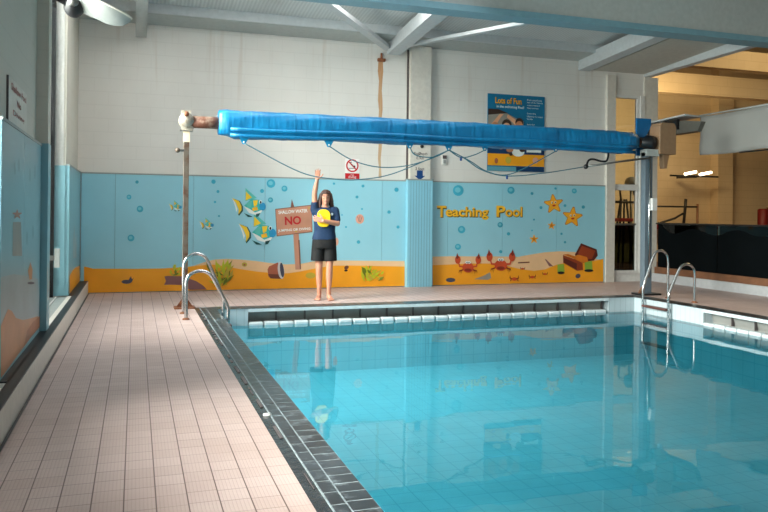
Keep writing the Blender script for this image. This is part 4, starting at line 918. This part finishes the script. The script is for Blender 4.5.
hand(bd, wL, Vector((-.93, -.06, .26)), Vector((-.2, .0, -1)), Vector((0, 1, .05)), .28)
# legs
for s_, kx, ax_, fy in ((-1, -.080, -.072, .02), (1, .080, .074, -.02)):
    hipj = Vector((s_*.088, .012, .87)); kn = Vector((kx, .0+fy*.3, .49)); an = Vector((ax_, .03+fy, .075))
    limb(bd, [(hipj, .088), (hipj*.55+kn*.45, .074), (kn+Vector((0, 0, .05)), .054), (kn, .052), (kn*.68+an*.32+Vector((0, .012, 0)), .053), (kn*.3+an*.7, .038), (an, .033)], m, 16)
    an2 = Vector((ax_, .045+fy, .035)); bd.ball(an2, (.034, .04, .034), m)
    tx = s_*.022
    bd.tube([an2+Vector((0, -.01, .01)), Vector((ax_+tx, -.07+fy, .032)), Vector((ax_+tx*1.3, -.125+fy, .022))], [.036, .036, .03], m, 14)
    for k in range(5):
        r_ = (.0165, .0125, .012, .0112, .0105)[k]; o_ = -s_*(k-1.6)*-.019; yy = (-.155, -.160, -.153, -.143, -.132)[k]+fy
        bd.tube([(ax_+tx*1.3+o_*.9, -.115+fy, .018), (ax_+tx*1.3+o_, yy, r_)], [.014, r_], m, 10); bd.ball((ax_+tx*1.3+o_, yy, r_), r_, m, 10, 6)
person = fuse(bd, 'person', .0055, None, smooth=5)
tag(person, 'person in navy T-shirt and black shorts, one arm raised, standing barefoot at the far deck', 'person')
person.location = PP; person.rotation_euler = (0, 0, PROT)
# clothes
ts = MB()
ringloft(ts, [(-.01, .012, .935, .186, .128), (-.005, .012, .98, .184, .128), (0, .008, 1.06, .166, .122), (0, .004, 1.16, .168, .126), (0, .002, 1.28, .174, .128), (0, .006, 1.355, .170, .110), (0, .012, 1.41, .128, .083), (.003, .012, 1.437, .082, .072)], 'tee')
up = (eR-sR).normalized(); limb(ts, [(sR+Vector((.02, 0, -.03)), .082), (sR, .072), (sR+up*.085, .062)], 'tee'); dn = (eL-sL).normalized()
limb(ts, [(sL+Vector((-.03, 0, -.01)), .078), (sL, .068), (sL+dn*.15, .061)], 'tee')
fuse(ts, 't_shirt', .007, person, 'navy short sleeved T-shirt', 5)
g = MB(); g.tube([(.003+.070*math.cos(a), .004+.064*math.sin(a), 1.442-.012*(1-math.sin(a))*.6) for a in (2*PI*k/24 for k in range(25))], .010, 'tee', 8); o = g.build('collar', None); o.parent = person
sh = MB()
ringloft(sh, [(-.005, .012, .80, .186, .128), (-.005, .012, .88, .19, .132), (-.005, .012, .96, .182, .124)], 'shorts')
for s_, kx in ((-1, -.102), (1, .088)): sh.tube([(kx*.95, .012, .86), (kx, .012, .72), (kx*1.04, .008, .60)], [.10, .104, .106], 'shorts', 20)
fuse(sh, 'shorts', .008, person, 'black knee length shorts', 5)
hr = MB(); hr.ball(HC+Vector((0, .030, .032)), (.092, .098, .098), 'hair', 20, 14)
rr = random.Random(5)
for k in range(22):
    a = -.55+(PI+1.1)*k/21; cx_, cy_ = .088*math.cos(a), .030+.088*math.sin(a)
    st_ = HC+Vector((cx_*.85, cy_, .05)); ln = .16 if abs(math.cos(a)) > .3 else .18
    mid = HC+Vector((cx_*1.12, cy_+rr.uniform(-.012, .014), -.04+rr.uniform(-.02, .02))); en = HC+Vector((cx_*rr.uniform(.95, 1.5), cy_+rr.uniform(-.012, .02), -.05-ln*rr.uniform(.25, .65)))
    limb(hr, [(st_, .026), (mid, .027), (en, .015)], 'hair', 10)
for k in range(9):
    a = -.2+k*.17; limb(hr, [(HC+Vector((-.05+k*.0125, -.045, .108-.004*abs(k-4))), .020), (HC+Vector((-.068+k*.017, -.085+abs(k-4)*.006, .068-(.018 if k in (0, 8) else 0))), .011)], 'hair', 8)
fuse(hr, 'hair', .006, person, 'shoulder length brown hair', 2)
for s_ in (-1, 1):
    g = MB(); g.ball(HC+Vector((s_*.030, -.0795, .012)), (.0125, .0075, .006), 'eyew'); e_ = g.build('eye', None); e_.parent = person
    g = MB(); g.ball(HC+Vector((s_*.030, -.0865, .012)), (.0072, .003, .0065), 'iris'); i_ = g.build('iris', None); i_.parent = e_
    g = MB(); g.tube([HC+Vector((s_*.014, -.088, .031)), HC+Vector((s_*.030, -.088, .036)), HC+Vector((s_*.046, -.078, .030))], [.0035, .0045, .003], 'brow', 6); o = g.build('eyebrow', None); o.parent = person
g = MB(); g.tube([HC+Vector((-.024, -.083, -.058)), HC+Vector((-.008, -.0905, -.055)), HC+Vector((0, -.091, -.057)), HC+Vector((.008, -.0905, -.055)), HC+Vector((.024, -.083, -.058))], [.003, .006, .0055, .006, .003], 'lip', 8); o = g.build('mouth', None); o.parent = person
g = MB(); g.ball((.105, -.118, 1.33), (.02, .006, .022), 'badge'); o = g.build('badge', None, 'small pale chest badge'); o.parent = person
# kickboard held against the chest
g = MB(); out = []
for k in range(40):
    a = 2*PI*k/40; ca, sa = math.cos(a), math.sin(a); out.append((-.022+.104*abs(ca)**.75*(1 if ca > 0 else -1), -.150, 1.268+.135*abs(sa)**.75*(1 if sa > 0 else -1)))
g.prism(out, (0, .03, 0), 'float'); o = g.build('kickboard', bevel=.009)
o.location = PP; o.rotation_euler = (0, 0, PROT); tag(o, 'rounded yellow foam kickboard held against the chest', 'float')

# ------------------------------------------------------------------ light
def area(name, loc, rot, sx, sy, watts, rgb, spread=PI):
    l = bpy.data.lights.new(name, 'AREA'); l.shape = 'RECTANGLE'; l.size = sx; l.size_y = sy; l.energy = watts; l.color = lin(rgb); l.spread = spread
    o = bpy.data.objects.new(name, l); COL.objects.link(o); o.location = loc; o.rotation_euler = rot; return o
# daylight in the two tall windows of the left wall
def aim(d): return Vector(d).to_track_quat('-Z', 'Y').to_euler()
DAY = (255, 252, 246)
area('daylight', (-2.6, 8.0, 2.9), aim((.72, .68, -.10)), 2.8, 3.8, 100, DAY, math.radians(112))
area('daylight', (-1.24, 9.43, 2.35), aim((1, 0, 0)), 2.8, 4.2, 190, DAY)
area('daylight', (-2.4, 9.4, 3.8), aim((.62, 0, -.78)), 3.0, 2.4, 620, DAY, math.radians(110))
area('daylight', (-1.75, 3.9, 2.5), aim((.82, .12, -.56)), 3.2, 1.6, 740, DAY, math.radians(140))
area('daylight', (-1.34, 9.62, 2.4), aim((.24, 1, 0)), .26, 4.2, 42, DAY, math.radians(70))  # narrow extra lamp added outside the glass to brighten the far reveal
# unseen fill lamps added under the roof to brighten pool and back wall
area('fill_lamp', (2.8, 8.85, 4.88), (0, 0, 0), 3.6, 1.0, 40, (250, 252, 255), math.radians(100))
area('fill_lamp', (2.3, 10.7, 4.72), (0, 0, 0), 6.0, 1.0, 80, (255, 250, 244))
# warm lamps of the main hall
area('hall_light', (13.2, 16.2, 4.1), aim((.3, 1, -.25)), 2.2, .8, 95, (255, 222, 168))
area('hall_light', (16, 13.0, 7.3), (0, 0, 0), 4, 2, 160, (255, 222, 168))
wd = bpy.data.worlds.new('world'); scene.world = wd; wd.use_nodes = True; bg = wd.node_tree.nodes['Background']
bg.inputs[0].default_value = (*lin((228, 240, 248)), 1); bg.inputs[1].default_value = .28
scene.cycles.max_bounces = 10; scene.cycles.transparent_max_bounces = 16; scene.cycles.sample_clamp_indirect = 6
